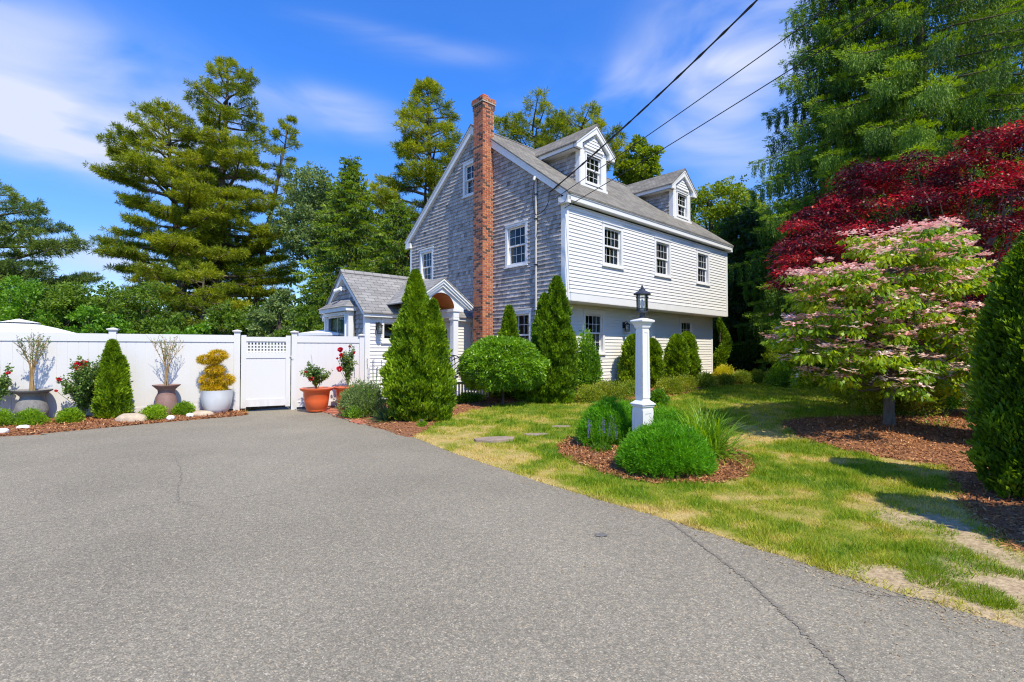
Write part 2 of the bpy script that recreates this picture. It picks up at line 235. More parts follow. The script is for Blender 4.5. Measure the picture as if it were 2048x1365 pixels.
# ------------------------------------------------------------------ mesh helpers
def tag(o, label=None, cat=None, group=None, kind=None):
    if label: o['label'] = label
    if cat: o['category'] = cat
    if group: o['group'] = group
    if kind: o['kind'] = kind
    return o
def thing(name, label, cat, loc=(0, 0, 0), rz=0., group=None):
    o = bpy.data.objects.new(name, None); COL.objects.link(o); o.location = loc; o.rotation_euler = (0, 0, rz)
    o.empty_display_size = .1
    return tag(o, label, cat, group)
class B:
    """collects quads / polygons with python lists"""
    def __init__(s): s.v = []; s.f = []; s.t = []; s.uv = {}
    def add(s, vs, fs, tint=.5):
        k = len(s.v); s.v += [tuple(map(float, p)) for p in vs]; s.t += [tint] * len(vs)
        for f in fs: s.f.append(tuple(i + k for i in f))
    def box(s, a, b, tint=.5):
        x0, x1 = sorted((a[0], b[0])); y0, y1 = sorted((a[1], b[1])); z0, z1 = sorted((a[2], b[2]))
        s.add([(x0, y0, z0), (x1, y0, z0), (x1, y1, z0), (x0, y1, z0), (x0, y0, z1), (x1, y0, z1), (x1, y1, z1), (x0, y1, z1)],
              [(0, 3, 2, 1), (4, 5, 6, 7), (0, 1, 5, 4), (1, 2, 6, 5), (2, 3, 7, 6), (3, 0, 4, 7)], tint)
    def prism(s, poly, vec, tint=.5):
        """poly: 3d points, extruded by vec"""
        n = len(poly); p2 = [tuple(np.array(p) + np.array(vec)) for p in poly]
        s.add(list(poly) + p2, [tuple(range(n)), tuple(range(2 * n - 1, n - 1, -1))] + [(i, i + n, (i + 1) % n + n, (i + 1) % n) for i in range(n)], tint)
    def tube(s, pts, rad, seg=8, cap=True, tint=.5):
        pts = [np.array(p, float) for p in pts]
        if not hasattr(rad, '__len__'): rad = [rad] * len(pts)
        rings = []; prev = None
        for i, p in enumerate(pts):
            d = pts[min(i + 1, len(pts) - 1)] - pts[max(i - 1, 0)]; d = d / (np.linalg.norm(d) + 1e-9)
            if prev is None: a = np.cross(d, [0, 0, 1.] if abs(d[2]) < .9 else [1., 0, 0])
            else: a = prev - d * np.dot(prev, d)
            a /= np.linalg.norm(a) + 1e-9; prev = a; b = np.cross(d, a)
            rings.append([p + rad[i] * (a * math.cos(2 * math.pi * k / seg) + b * math.sin(2 * math.pi * k / seg)) for k in range(seg)])
        vs = [q for r in rings for q in r]; fs = []
        for i in range(len(pts) - 1):
            for k in range(seg): fs.append((i * seg + k, i * seg + (k + 1) % seg, (i + 1) * seg + (k + 1) % seg, (i + 1) * seg + k))
        if cap: fs += [tuple(range(seg - 1, -1, -1)), tuple(range((len(pts) - 1) * seg, len(pts) * seg))]
        s.add(vs, fs, tint)
    def lathe(s, prof, c=(0, 0, 0), seg=32, tint=.5, sq=False, close=False):
        """prof: (r, z) pairs from bottom to top"""
        off = math.pi / seg if sq else 0
        vs = [(c[0] + r * math.cos(2 * math.pi * k / seg + off), c[1] + r * math.sin(2 * math.pi * k / seg + off), c[2] + z) for r, z in prof for k in range(seg)]
        fs = [(i * seg + k, i * seg + (k + 1) % seg, (i + 1) * seg + (k + 1) % seg, (i + 1) * seg + k) for i in range(len(prof) - 1) for k in range(seg)]
        if not close: fs += [tuple(range(seg - 1, -1, -1)), tuple(range((len(prof) - 1) * seg, len(prof) * seg))]
        s.add(vs, fs, tint)
    def build(s, name, m, parent=None, smooth=False, uv=None, bevel=0.):
        me = bpy.data.meshes.new(name); me.from_pydata(s.v, [], s.f); me.update()
        at = me.attributes.new('tint', 'FLOAT', 'POINT'); at.data.foreach_set('value', np.array(s.t, 'f'))
        if uv:
            ul = me.uv_layers.new(name='UVMap')
            for lp in me.loops: ul.data[lp.index].uv = uv(me.vertices[lp.vertex_index].co)
        if smooth:
            me.shade_smooth()
            if smooth != True: me.set_sharp_from_angle(angle=R(smooth))
        me.materials.append(m)
        o = bpy.data.objects.new(name, me); COL.objects.link(o)
        if parent: o.parent = parent
        if bevel:
            bv = o.modifiers.new('bevel', 'BEVEL'); bv.width = bevel; bv.segments = 1; bv.limit_method = 'ANGLE'
        return o
def npmesh(name, V, T, nv, m, parent=None, mats=None, mi=None):
    """V (n*nv,3): n polygons of nv verts each; T per-polygon tint"""
    n = len(V) // nv; me = bpy.data.meshes.new(name)
    me.vertices.add(n * nv); me.vertices.foreach_set('co', np.ascontiguousarray(V, 'f').ravel())
    me.loops.add(n * nv); me.loops.foreach_set('vertex_index', np.arange(n * nv, dtype='i'))
    me.polygons.add(n); me.polygons.foreach_set('loop_start', np.arange(0, n * nv, nv, dtype='i'))
    try: me.polygons.foreach_set('loop_total', np.full(n, nv, 'i'))
    except Exception: pass
    me.update(calc_edges=True)
    at = me.attributes.new('tint', 'FLOAT', 'POINT'); at.data.foreach_set('value', np.repeat(T, nv).astype('f'))
    for x in (mats or [m]): me.materials.append(x)
    if mi is not None: me.polygons.foreach_set('material_index', mi.astype('i'))
    o = bpy.data.objects.new(name, me); COL.objects.link(o)
    if parent: o.parent = parent
    return o
def nrm(a): return a / (np.linalg.norm(a, axis=-1, keepdims=True) + 1e-9)
def leafV(P, D, S, L, W, fold=.0, mid=.45):
    """diamond leaves: base P, direction D, side S"""
    D = nrm(D); S = nrm(S - D * (S * D).sum(1, keepdims=True)); Nn = np.cross(D, S)
    L = np.broadcast_to(np.asarray(L, float), (len(P),))[:, None]; W = np.broadcast_to(np.asarray(W, float), (len(P),))[:, None]
    m = P + D * L * mid
    V = np.stack([P, m + S * W / 2 + Nn * W * fold, P + D * L, m - S * W / 2 + Nn * W * fold], 1)
    return V.reshape(-1, 3)
def rs(seed): return np.random.default_rng(seed)
def rdir(g, n):
    return nrm(g.normal(size=(n, 3)))
def randside(g, D): return np.cross(D, rdir(g, len(D)))
def vnoise(x, y, sc=1., seed=0, octv=3):
    x = np.asarray(x, float) / sc; y = np.asarray(y, float) / sc; out = 0; amp = 1; tot = 0
    for o in range(octv):
        xi = np.floor(x).astype(int); yi = np.floor(y).astype(int); fx = x - xi; fy = y - yi
        def h(a, b):
            k = (a * 374761393 + b * 668265263 + (seed + o) * 1442695) & 0xffffffff
            k = ((k ^ (k >> 13)) * 1274126177) & 0xffffffff; return ((k ^ (k >> 16)) & 0xffff) / 65535.
        fx = fx * fx * (3 - 2 * fx); fy = fy * fy * (3 - 2 * fy)
        out = out + amp * ((h(xi, yi) * (1 - fx) + h(xi + 1, yi) * fx) * (1 - fy) + (h(xi, yi + 1) * (1 - fx) + h(xi + 1, yi + 1) * fx) * fy)
        tot += amp; amp *= .5; x = x * 2.03 + 17; y = y * 2.03 + 5
    return out / tot
def sst(a, b, x): t = np.clip((np.asarray(x, float) - a) / (b - a), 0, 1); return t * t * (3 - 2 * t)

# ------------------------------------------------------------------ the lie of the land
def gz(x, y):
    x = np.asarray(x, float); y = np.asarray(y, float)
    return .17 * sst(7.2, 12.5, y + .12 * x) * sst(-3.0, -.6, x) + .05 * sst(5, 9, y) * sst(1, 5, x)
def gp(px, py, z0=None):
    """ground point seen at a photograph pixel"""
    r = pxdir(px, py); z = 0.
    for _ in range(30):
        t = (z - CAMH) / r[2]; p = np.array([0, 0, CAMH]) + r * t; z = float(gz(p[0], p[1])) if z0 is None else z0
    return (float(p[0]), float(p[1]))
def at(px, py, Y):
    r = pxdir(px, py); p = np.array([0, 0, CAMH]) + r * (Y / r[1]); return tuple(float(v) for v in p)
def zat(py, Y, px=1024): return at(px, py, Y)[2]
def polysd(poly, X, Y):
    """signed distance, positive inside"""
    P = np.array(poly, float); n = len(P); d = np.full(X.shape, 1e9); ins = np.zeros(X.shape, bool)
    for i in range(n):
        a = P[i]; b = P[(i + 1) % n]; e = b - a; wx = X - a[0]; wy = Y - a[1]
        t = np.clip((wx * e[0] + wy * e[1]) / (e @ e + 1e-12), 0, 1); d = np.minimum(d, np.hypot(wx - e[0] * t, wy - e[1] * t))
        c = ((a[1] > Y) != (b[1] > Y)) & (X < (b[0] - a[0]) * (Y - a[1]) / (b[1] - a[1] + 1e-12) + a[0]); ins ^= c
    return np.where(ins, d, -d)
def smooth_poly(pts, n=8, closed=True):
    P = [np.array(p, float) for p in pts]; out = []; N = len(P)
    for i in range(N if closed else N - 1):
        p0 = P[(i - 1) % N] if closed or i > 0 else P[i]; p1 = P[i]; p2 = P[(i + 1) % N]; p3 = P[(i + 2) % N] if closed or i < N - 2 else P[(i + 1) % N]
        for k in range(n):
            t = k / n; out.append(.5 * ((2 * p1) + (p2 - p0) * t + (2 * p0 - 5 * p1 + 4 * p2 - p3) * t * t + (3 * p1 - p0 - 3 * p2 + p3) * t ** 3))
    if not closed: out.append(P[-1])
    return [tuple(p) for p in out]
E_px = [(599, 815), (636, 821), (668, 832), (700, 843), (760, 857), (826, 875), (905, 906), (993, 935), (1081, 965), (1198, 1000), (1298, 1029), (1440, 1074), (1559, 1112), (1677, 1150), (1796, 1187), (1915, 1221), (2048, 1258)]
edgeR = [gp(*p, 0.) for p in E_px]; edgeR += [(3.6, 2.0), (5.5, 1.0), (12, -1.2)]
L_px = [(0, 874), (85, 868), (245, 853), (380, 841), (491, 831), (495, 821), (584, 812)]
edgeL = [gp(*p, 0.) for p in L_px]; edgeL = [(-30, 4.5), (-16, 6.6)] + edgeL
drive = edgeL + edgeR + [(12, -14), (-30, -14)]
drive_s = smooth_poly(edgeL, 5, False) + smooth_poly(edgeR, 5, False) + [(12, -14), (-30, -14)]
lawn_ext = (-3.6, 26., 1.2, 34.)
beds = {
 'lamp': smooth_poly([gp(*p) for p in [(1119, 893), (1130, 915), (1180, 938), (1239, 957), (1300, 968), (1358, 971), (1430, 968), (1480, 957), (1500, 944), (1497, 921), (1470, 900), (1400, 880), (1300, 872), (1180, 874)]]),
 'side': smooth_poly([gp(*p) for p in [(1566, 848), (1590, 871), (1661, 894), (1717, 910), (1796, 922), (1891, 938), (1905, 960), (1911, 985), (1926, 1013), (1994, 1072), (2048, 1112)]] + [(4.4, 2.4), (8., 1.0), (14, 6), (14, 11), (9, 10.6)] + [gp(*p) for p in [(1850, 832), (1700, 836), (1618, 839)]]),
 'house': smooth_poly([gp(*p) for p in [(735, 851), (775, 861), (826, 874), (868, 852), (905, 834), (960, 820), (1046, 808), (1110, 807), (1169, 806), (1250, 805), (1320, 799), (1375, 788), (1420, 777), (1480, 769), (1560, 764)]] + [(13, 22), (11, 24), (8.2, 20.5), (3, 15), (1, 14.), (-3.4, 13.6), (-4.2, 12.5), (-3.7, 11.2)], 5),
}
bed_left = [(-16, 6.75)] + [tuple(np.array(gp(*p, 0.))) for p in [(-120, 885), (0, 874), (85, 868), (245, 853), (380, 841), (491, 831), (488, 822)]] + [(-5.9, 13.0), (-10.3, 10.8), (-16, 7.9)]
dirt = [smooth_poly([gp(*p) for p in [(1775, 1030), (1870, 1035), (1960, 1055), (2010, 1085), (2090, 1130), (2130, 1295), (1960, 1240), (1800, 1192), (1735, 1168), (1800, 1138), (1850, 1143), (1925, 1150), (1935, 1108), (1870, 1075)]]),
        smooth_poly([gp(*p) for p in [(880, 880), (940, 876), (990, 880), (985, 900), (930, 905), (880, 898)]])]
def fdirt(x, y):
    d = polysd(dirt[0], x, y); return sst(-.30, .26, d + .30 * (vnoise(x, y, .22, 5, 4) - .5) * 2)
def fdry(x, y):
    ed = -polysd(drive, x, y)   # distance into the lawn from the asphalt
    n = vnoise(x, y, .6, 2, 4); n2 = vnoise(x, y, 2.6, 9, 2)
    near = np.exp(-np.maximum(ed, 0) / .16)
    return np.clip(.10 + .85 * sst(.36, .74, n) * (.40 + .65 * n2) * (1 - .5 * sst(8, 14, y)) + .30 * sst(.40, .75, vnoise(x, y, .16, 31, 3)) + .6 * near, 0, 1)

def heightmesh(name, x0, x1, y0, y1, st, H, m, attrs={}, kind='structure'):
    xs = np.arange(x0, x1 + st / 2, st); ys = np.arange(y0, y1 + st / 2, st); X, Y = np.meshgrid(xs, ys); Z = H(X, Y); keep = Z > -.2
    V = np.stack([X, Y, Z], -1).reshape(-1, 3); nx = len(xs); ny = len(ys)
    i = np.arange(nx * ny).reshape(ny, nx); F = np.stack([i[:-1, :-1], i[:-1, 1:], i[1:, 1:], i[1:, :-1]], -1).reshape(-1, 4)
    k = keep.reshape(-1); F = F[k[F].any(1)]
    me = bpy.data.meshes.new(name); me.from_pydata(V.tolist(), [], F.tolist()); me.update(); me.shade_smooth()
    for a, f in attrs.items():
        t = me.attributes.new(a, 'FLOAT', 'POINT'); t.data.foreach_set('value', f(X, Y).reshape(-1).astype('f'))
    me.materials.append(m); o = bpy.data.objects.new(name, me); COL.objects.link(o); o['kind'] = kind; return o

def lawn_material():
    m = bpy.data.materials.new('lawn_ground'); m.use_nodes = True; N = m.node_tree.nodes; L = m.node_tree.links; b = N['Principled BSDF']; _p(b, 'Roughness', .95); _p(b, 'Specular IOR Level', .1)
    a1 = N.new('ShaderNodeAttribute'); a1.attribute_name = 'dry'; a2 = N.new('ShaderNodeAttribute'); a2.attribute_name = 'dirt'
    tc = N.new('ShaderNodeTexCoord'); n = N.new('ShaderNodeTexNoise'); n.inputs['Scale'].default_value = 35; n.inputs['Detail'].default_value = 6; L.new(tc.outputs['Object'], n.inputs['Vector'])
    cr = N.new('ShaderNodeValToRGB'); e = cr.color_ramp.elements; e[0].color = (.07, .14, .012, 1); e[1].color = (.44, .33, .13, 1); x = e.new(.45); x.color = (.20, .22, .03, 1)
    ad = N.new('ShaderNodeMath'); ad.operation = 'MULTIPLY_ADD'; L.new(n.outputs[0], ad.inputs[0]); ad.inputs[1].default_value = .5; ad.inputs[2].default_value = -.25
    s = N.new('ShaderNodeMath'); s.operation = 'ADD'; s.use_clamp = True; L.new(ad.outputs[0], s.inputs[0]); L.new(a1.outputs['Fac'], s.inputs[1]); L.new(s.outputs[0], cr.inputs[0])
    dr = N.new('ShaderNodeValToRGB'); dr.color_ramp.elements[0].color = (.30, .22, .13, 1); dr.color_ramp.elements[0].position = .3; dr.color_ramp.elements[1].color = (.52, .41, .26, 1); dr.color_ramp.elements[1].position = .7; L.new(n.outputs[0], dr.inputs[0])
    mx = N.new('ShaderNodeMixRGB'); L.new(a2.outputs['Fac'], mx.inputs[0]); L.new(cr.outputs[0], mx.inputs[1]); L.new(dr.outputs[0], mx.inputs[2]); L.new(mx.outputs[0], b.inputs['Base Color'])
    bp = N.new('ShaderNodeBump'); bp.inputs['Strength'].default_value = .6; bp.inputs['Distance'].default_value = .03; L.new(n.outputs[0], bp.inputs['Height']); L.new(bp.outputs[0], b.inputs['Normal']); return m
def asphalt_material():
    m = bpy.data.materials.new('aged_asphalt'); m.use_nodes = True; N = m.node_tree.nodes; L = m.node_tree.links; b = N['Principled BSDF']; _p(b, 'Roughness', .9); _p(b, 'Specular IOR Level', .3)
    tc = N.new('ShaderNodeTexCoord'); v = N.new('ShaderNodeTexVoronoi'); v.inputs['Scale'].default_value = 150; L.new(tc.outputs['Object'], v.inputs['Vector'])
    sp = N.new('ShaderNodeSeparateColor'); L.new(v.outputs['Color'], sp.inputs[0])
    cr = N.new('ShaderNodeValToRGB'); e = cr.color_ramp.elements
    e[0].position = 0; e[0].color = (0.164, 0.150, 0.117, 1); e[1].position = 1; e[1].color = (0.487, 0.443, 0.340, 1)
    for p, c in ((.35, (0.211, 0.192, 0.148)), (.62, (0.259, 0.236, 0.181)), (.82, (0.304, 0.275, 0.206)), (.93, (0.370, 0.298, 0.201))): x = e.new(p); x.color = (*c, 1)
    L.new(sp.outputs[0], cr.inputs[0])
    n = N.new('ShaderNodeTexNoise'); n.inputs['Scale'].default_value = .4; n.inputs['Detail'].default_value = 6; n.inputs['Roughness'].default_value = .6; L.new(tc.outputs['Object'], n.inputs['Vector'])
    mr = N.new('ShaderNodeMapRange'); mr.inputs[1].default_value = .3; mr.inputs[2].default_value = .7; mr.inputs[3].default_value = .82; mr.inputs[4].default_value = 1.14; L.new(n.outputs[0], mr.inputs[0])
    nn = N.new('ShaderNodeTexNoise'); nn.inputs['Scale'].default_value = 28; nn.inputs['Detail'].default_value = 5; L.new(tc.outputs['Object'], nn.inputs['Vector'])
    mq = N.new('ShaderNodeMapRange'); mq.inputs[1].default_value = .3; mq.inputs[2].default_value = .7; mq.inputs[3].default_value = .85; mq.inputs[4].default_value = 1.15; L.new(nn.outputs[0], mq.inputs[0])
    q = N.new('ShaderNodeMath'); q.operation = 'MULTIPLY'; L.new(mr.outputs[0], q.inputs[0]); L.new(mq.outputs[0], q.inputs[1])
    vm = N.new('ShaderNodeVectorMath'); vm.operation = 'SCALE'; L.new(cr.outputs[0], vm.inputs[0]); L.new(q.outputs[0], vm.inputs['Scale']); L.new(vm.outputs[0], b.inputs['Base Color'])
    bp = N.new('ShaderNodeBump'); bp.inputs['Strength'].default_value = .55; bp.inputs['Distance'].default_value = .004; L.new(v.outputs['Distance'], bp.inputs['Height']); bp.invert = True; L.new(bp.outputs[0], b.inputs['Normal']); return m
M['lawn'] = lawn_material(); M['asphalt'] = asphalt_material()
M['mulch'] = mat('bark_mulch', (.38, .165, .07), .95, .4, 45, bump=1., bscale=60, c2=(.14, .055, .024))
M['forest'] = mat('leaf_litter_and_rough_grass', (.10, .10, .03), .95, .4, 3, bump=.5, c2=(.045, .05, .015))
M['tar'] = mat('old_tar', (.16, .15, .13), .8, .3, 15)
M['seam'] = mat('worn_seam', (.205, .185, .15), 1., .4, 90, spec=.05)
M['darkasphalt'] = mat('stained_asphalt', (.15, .145, .13), .85, .4, 40)

def setting():
    b = B(); b.add([(-300, -60, -.05), (300, -60, -.05), (300, 400, -.05), (-300, 400, -.05)], [(0, 1, 2, 3)]); tag(b.build('ground', M['forest']), kind='structure')
    b = B(); g = random.Random(3)
    P = [(p[0] + g.uniform(-.012, .012), p[1] + g.uniform(-.012, .012), .004) for p in drive_s]
    b.add(P, [tuple(range(len(P)))]); o = b.build('driveway', M['asphalt']); tag(o, kind='structure')
    def H(X, Y):
        sd = -polysd(drive, X, Y); h = gz(X, Y) + .012 * (vnoise(X, Y, .5, 7) - .3)
        return -.04 + (h + .052) * sst(-.07, .04, sd)
    heightmesh('lawn', -3.6, 9.0, 2.0, 15.0, .06, H, M['lawn'], {'dry': fdry, 'dirt': fdirt})
    def H2(X, Y): return np.where((X < 8.95) & (Y < 14.95), -1, gz(X, Y) + .012)
    heightmesh('lawn', -3.6, 30.0, 2.0, 32.0, .4, H2, M['lawn'], {'dry': lambda x, y: fdry(x, y), 'dirt': lambda x, y: x * 0})
    for k, poly in beds.items():
        A = np.array(poly); x0, y0 = A.min(0) - .3; x1, y1 = A.max(0) + .3; st = .05 if k == 'lamp' else .08
        def HB(X, Y, poly=poly, k=k):
            sd = polysd(poly, X, Y) + .06 * (vnoise(X, Y, .18, 4) - .5)
            h = gz(X, Y) + (.10 if k == 'lamp' else .045) * sst(0, .7, sd) + .03 + .02 * (vnoise(X, Y, .12, 8) - .5)
            return np.where(sd < -.15, -1, gz(X, Y) - .03 + (h - gz(X, Y) + .03) * sst(-.08, .06, sd))
        heightmesh('mulch_bed', x0, x1, y0, y1, st, HB, M['mulch'])
    def HL(X, Y):
        sd = polysd(bed_left, X, Y) + .05 * (vnoise(X, Y, .18, 4) - .5)
        return np.where(sd < -.15, -1, -.03 + (.055 + .04 * sst(0, .6, sd) + .02 * vnoise(X, Y, .12, 8)) * sst(-.06, .05, sd))
    heightmesh('mulch_bed', -15.8, -5.4, 6.4, 13.4, .07, HL, M['mulch'])
    # strip of grass under the gate
    gs = [gp(*p, 0.) for p in [(486, 829), (500, 821), (584, 813), (600, 816), (600, 806), (484, 812)]]
    b = B(); b.add([(x, y, .012) for x, y in gs], [tuple(range(6))]); tag(b.build('lawn', M['lawn']), kind='structure')
    # brick walk from the drive towards the porch
    walk = [gp(*p, 0.) for p in [(597, 815), (636, 821), (668, 832), (700, 843), (728, 851), (742, 842), (720, 820), (745, 806), (700, 800), (620, 806)]]
    b = B(); b.add([(x, y, .012) for x, y in walk], [tuple(range(len(walk)))]); tag(b.build('brick_walk', M['mortar']), kind='structure')
    b = B(); th = R(42.6); ux = np.array([math.cos(th), math.sin(th)]); uy = np.array([-ux[1], ux[0]])
    for i in range(-60, 60):
        for j in range(-60, 60):
            c = np.array([-4.2, 12.]) + ux * (i * .205 + (j % 2) * .1) + uy * j * .1
            if polysd(walk, c[0:1], c[1:2])[0] < .02: continue
            q = [c + ux * a * .097 + uy * d * .045 for a, d in ((-1, -1), (1, -1), (1, 1), (-1, 1))]; z = .028 + g.uniform(-.003, .003)
            b.add([(p[0], p[1], z) for p in q] + [(p[0], p[1], .0) for p in q], [(0, 1, 2, 3), (0, 4, 5, 1), (1, 5, 6, 2), (2, 6, 7, 3), (3, 7, 4, 0)], g.random())
    tag(b.build('walk_bricks', M['walkbrick']), kind='structure')
    # dry leaf bits and grit gathered along the edge and strewn over the asphalt
    q = rs(77); E_ = np.array(smooth_poly(edgeR[:-2], 12, False)); n_ = 1700; i_ = q.integers(0, len(E_) - 1, n_); P_ = E_[i_] + (E_[i_ + 1] - E_[i_]) * q.random((n_, 1)); d_ = np.abs(q.normal(0, .09, n_)) + q.random(n_) ** 6 * 1.5; P_ = P_ - np.array([.55, .83]) * d_[:, None]
    X_ = np.concatenate([P_[:, 0], q.uniform(-6, 2.5, 160)]); Y_ = np.concatenate([P_[:, 1], q.uniform(2., 9, 160)]); k_ = polysd(drive, X_, Y_) > .0; X_, Y_ = X_[k_], Y_[k_]; m_ = len(X_); D_ = rdir(q, m_); D_[:, 2] *= .15
    npmesh('leaf_litter', leafV(np.stack([X_, Y_, X_ * 0 + .008], -1), D_, nrm(np.cross(nrm(D_), np.array([0, 0, 1.]) + rdir(q, m_) * .2)), q.uniform(.008, .028, m_), q.uniform(.004, .012, m_), .1), np.clip(q.normal(.5, .25, m_), 0, 1), 4, M['litter'])['kind'] = 'stuff'
    # cracks, tar seam, stain
    def strip(name, pts, w, m, z=.008, amp=.02, seed=1, n=40):
        g = random.Random(seed); pts = smooth_poly(pts, n, False); b = B(); vs = []
        for i, p in enumerate(pts):
            q = pts[min(i + 1, len(pts) - 1)]; o = pts[max(i - 1, 0)]; d = np.array(q) - np.array(o); d /= np.linalg.norm(d); s = np.array([-d[1], d[0]])
            c = np.array(p) + s * g.uniform(-amp, amp); ww = w * g.uniform(.3, 1.2) / 2; vs += [(*(c + s * ww), z), (*(c - s * ww), z)]
        b.add(vs, [(2 * i, 2 * i + 1, 2 * i + 3, 2 * i + 2) for i in range(len(pts) - 1)]); tag(b.build(name, m), kind='structure')
    strip('asphalt_crack', [gp(*p, 0.) for p in [(-40, 1075), (60, 1048), (170, 1034), (280, 1015), (360, 1006), (450, 1000), (560, 985)]], .006, M['tar'], seed=2)
    strip('asphalt_crack', [gp(*p, 0.) for p in [(348, 912), (362, 950), (355, 985), (362, 1006), (408, 1015)]], .006, M['tar'], seed=3)
    strip('asphalt_crack', [gp(*p, 0.) for p in [(360, 950), (325, 963), (318, 972)]], .005, M['tar'], seed=4)
    strip('asphalt_crack', [gp(*p, 0.) for p in [(1660, 1173), (1740, 1190), (1840, 1200), (1900, 1212)]], .008, M['tar'], seed=5, amp=.008)
    strip('tar_seam', [gp(*p, 0.) for p in [(1340, 1045), (1400, 1090), (1480, 1150), (1560, 1220), (1640, 1300), (1730, 1400)]], .034, M['seam'], seed=6, amp=.010)
    c = gp(1203, 1072, 0.); b = B(); g = random.Random(9)
    P = [(c[0] + .07 * math.cos(a * .35) * g.uniform(.6, 1), c[1] + .06 * math.sin(a * .35) * g.uniform(.6, 1), .009) for a in range(18)]
    b.add(P, [tuple(range(18))]); tag(b.build('oil_stain', M['darkasphalt']), kind='structure')
setting()

# ------------------------------------------------------------------ grass, chips
def inpoly(poly, x, y): return polysd(poly, x, y) > 0
def make_grass():
    g = rs(11); N = 620000
    # even in picture terms: many near the camera, fewer far off
    Y = 2.3 * (23 / 2.3) ** (g.random(N) ** .82); X = g.uniform(-.24, 1.12, N) * Y + g.uniform(-.3, .3, N)
    k = (X > -3.2) & (X < 16) & (polysd(drive, X, Y) < .03 * g.random(N))
    X, Y = X[k], Y[k]
    for n in beds: k = polysd(beds[n], X, Y) < .03 + .05 * (g.random(len(X)) - .3); X, Y = X[k], Y[k]
    d = fdirt(X, Y); k = g.random(len(X)) > d * 1.04; X, Y = X[k], Y[k]
    # keep off the flagstones
    for c in STONES: k = np.hypot((X - c[0]) / c[2], (Y - c[1]) / c[3]) > 1; X, Y = X[k], Y[k]
    n = len(X); dry = fdry(X, Y); D = rdir(g, n); D[:, 2] = np.abs(D[:, 2]) + .7; D = nrm(D)
    tuft = vnoise(X, Y, .22, 21, 3); k = g.random(n) < .35 + .9 * tuft - .25 * dry; X, Y, D, dry, tuft = X[k], Y[k], D[k], dry[k], tuft[k]; n = len(X)
    Ln = (.03 + .045 * tuft ** 2 * 1.6) * g.uniform(.6, 1.3, n) * (1 - .35 * dry) * (1 + .05 * Y); W = .0045 + .0011 * Y
    P = np.stack([X, Y, gz(X, Y) + .003], -1); S = randside(g, D); S[:, 2] *= .2; S = nrm(S)
    V = np.stack([P - S * W[:, None] / 2, P + S * W[:, None] / 2, P + D * Ln[:, None]], 1).reshape(-1, 3)
    t = np.clip(dry * .85 + .12 + g.normal(0, .11, n), 0, 1)
    npmesh('grass', V, t, 3, M['grass'])['kind'] = 'stuff'
    # tufts on the bare patch and beside the asphalt
    tv = []; tt = []
    for (px, py, r, nb, h) in [(1955, 1185, .09, 700, .055), (1862, 1168, .10, 800, .06), (1905, 1188, .07, 400, .04), (1975, 1205, .1, 900, .06), (1880, 1100, .14, 1100, .055), (1835, 1135, .12, 900, .07), (1990, 1145, .07, 300, .07), (2030, 1155, .07, 300, .07), (1975, 1070, .08, 300, .05), (1990, 1215, .05, 300, .06), (1860, 1055, .08, 300, .05), (2030, 1095, .06, 200, .06),
                           (1850, 1150, .08, 500, .06)]:
        x, y = gp(px, py); a = g.uniform(0, 6.28, nb); q = r * np.sqrt(g.random(nb)); X = x + q * np.cos(a) * 1.3; Y = y + q * np.sin(a)
        D = np.stack([np.cos(a) * q / r * .8, np.sin(a) * q / r * .8, np.ones(nb)], -1) + g.normal(0, .25, (nb, 3)); D = nrm(D); S = nrm(np.cross(D, rdir(g, nb)))
        P = np.stack([X, Y, gz(X, Y)], -1); Ln = h * g.uniform(.5, 1.2, nb); W = .005
        tv.append(np.stack([P - S * W / 2, P + S * W / 2, P + D * Ln[:, None]], 1).reshape(-1, 3)); tt.append(np.clip(g.normal(.3, .15, nb), 0, 1))
    npmesh('grass', np.concatenate(tv), np.concatenate(tt), 3, M['grass'])['kind'] = 'stuff'
    gs = [gp(*p, 0.) for p in [(486, 829), (500, 821), (584, 813), (600, 816), (600, 806), (484, 812)]]; A = np.array(gs)
    X = g.uniform(A[:, 0].min(), A[:, 0].max(), 9000); Y = g.uniform(A[:, 1].min(), A[:, 1].max(), 9000); k = polysd(gs, X, Y) > 0; X, Y = X[k], Y[k]; n = len(X)
    D = rdir(g, n); D[:, 2] = abs(D[:, 2]) + .8; D = nrm(D); S = nrm(np.cross(D, rdir(g, n))); P = np.stack([X, Y, X * 0], -1); W = .012
    npmesh('grass', np.stack([P - S * W / 2, P + S * W / 2, P + D * (.05 * g.uniform(.5, 1.4, n))[:, None]], 1).reshape(-1, 3), np.clip(g.normal(.45, .2, n), 0, 1), 3, M['grass'])['kind'] = 'stuff'
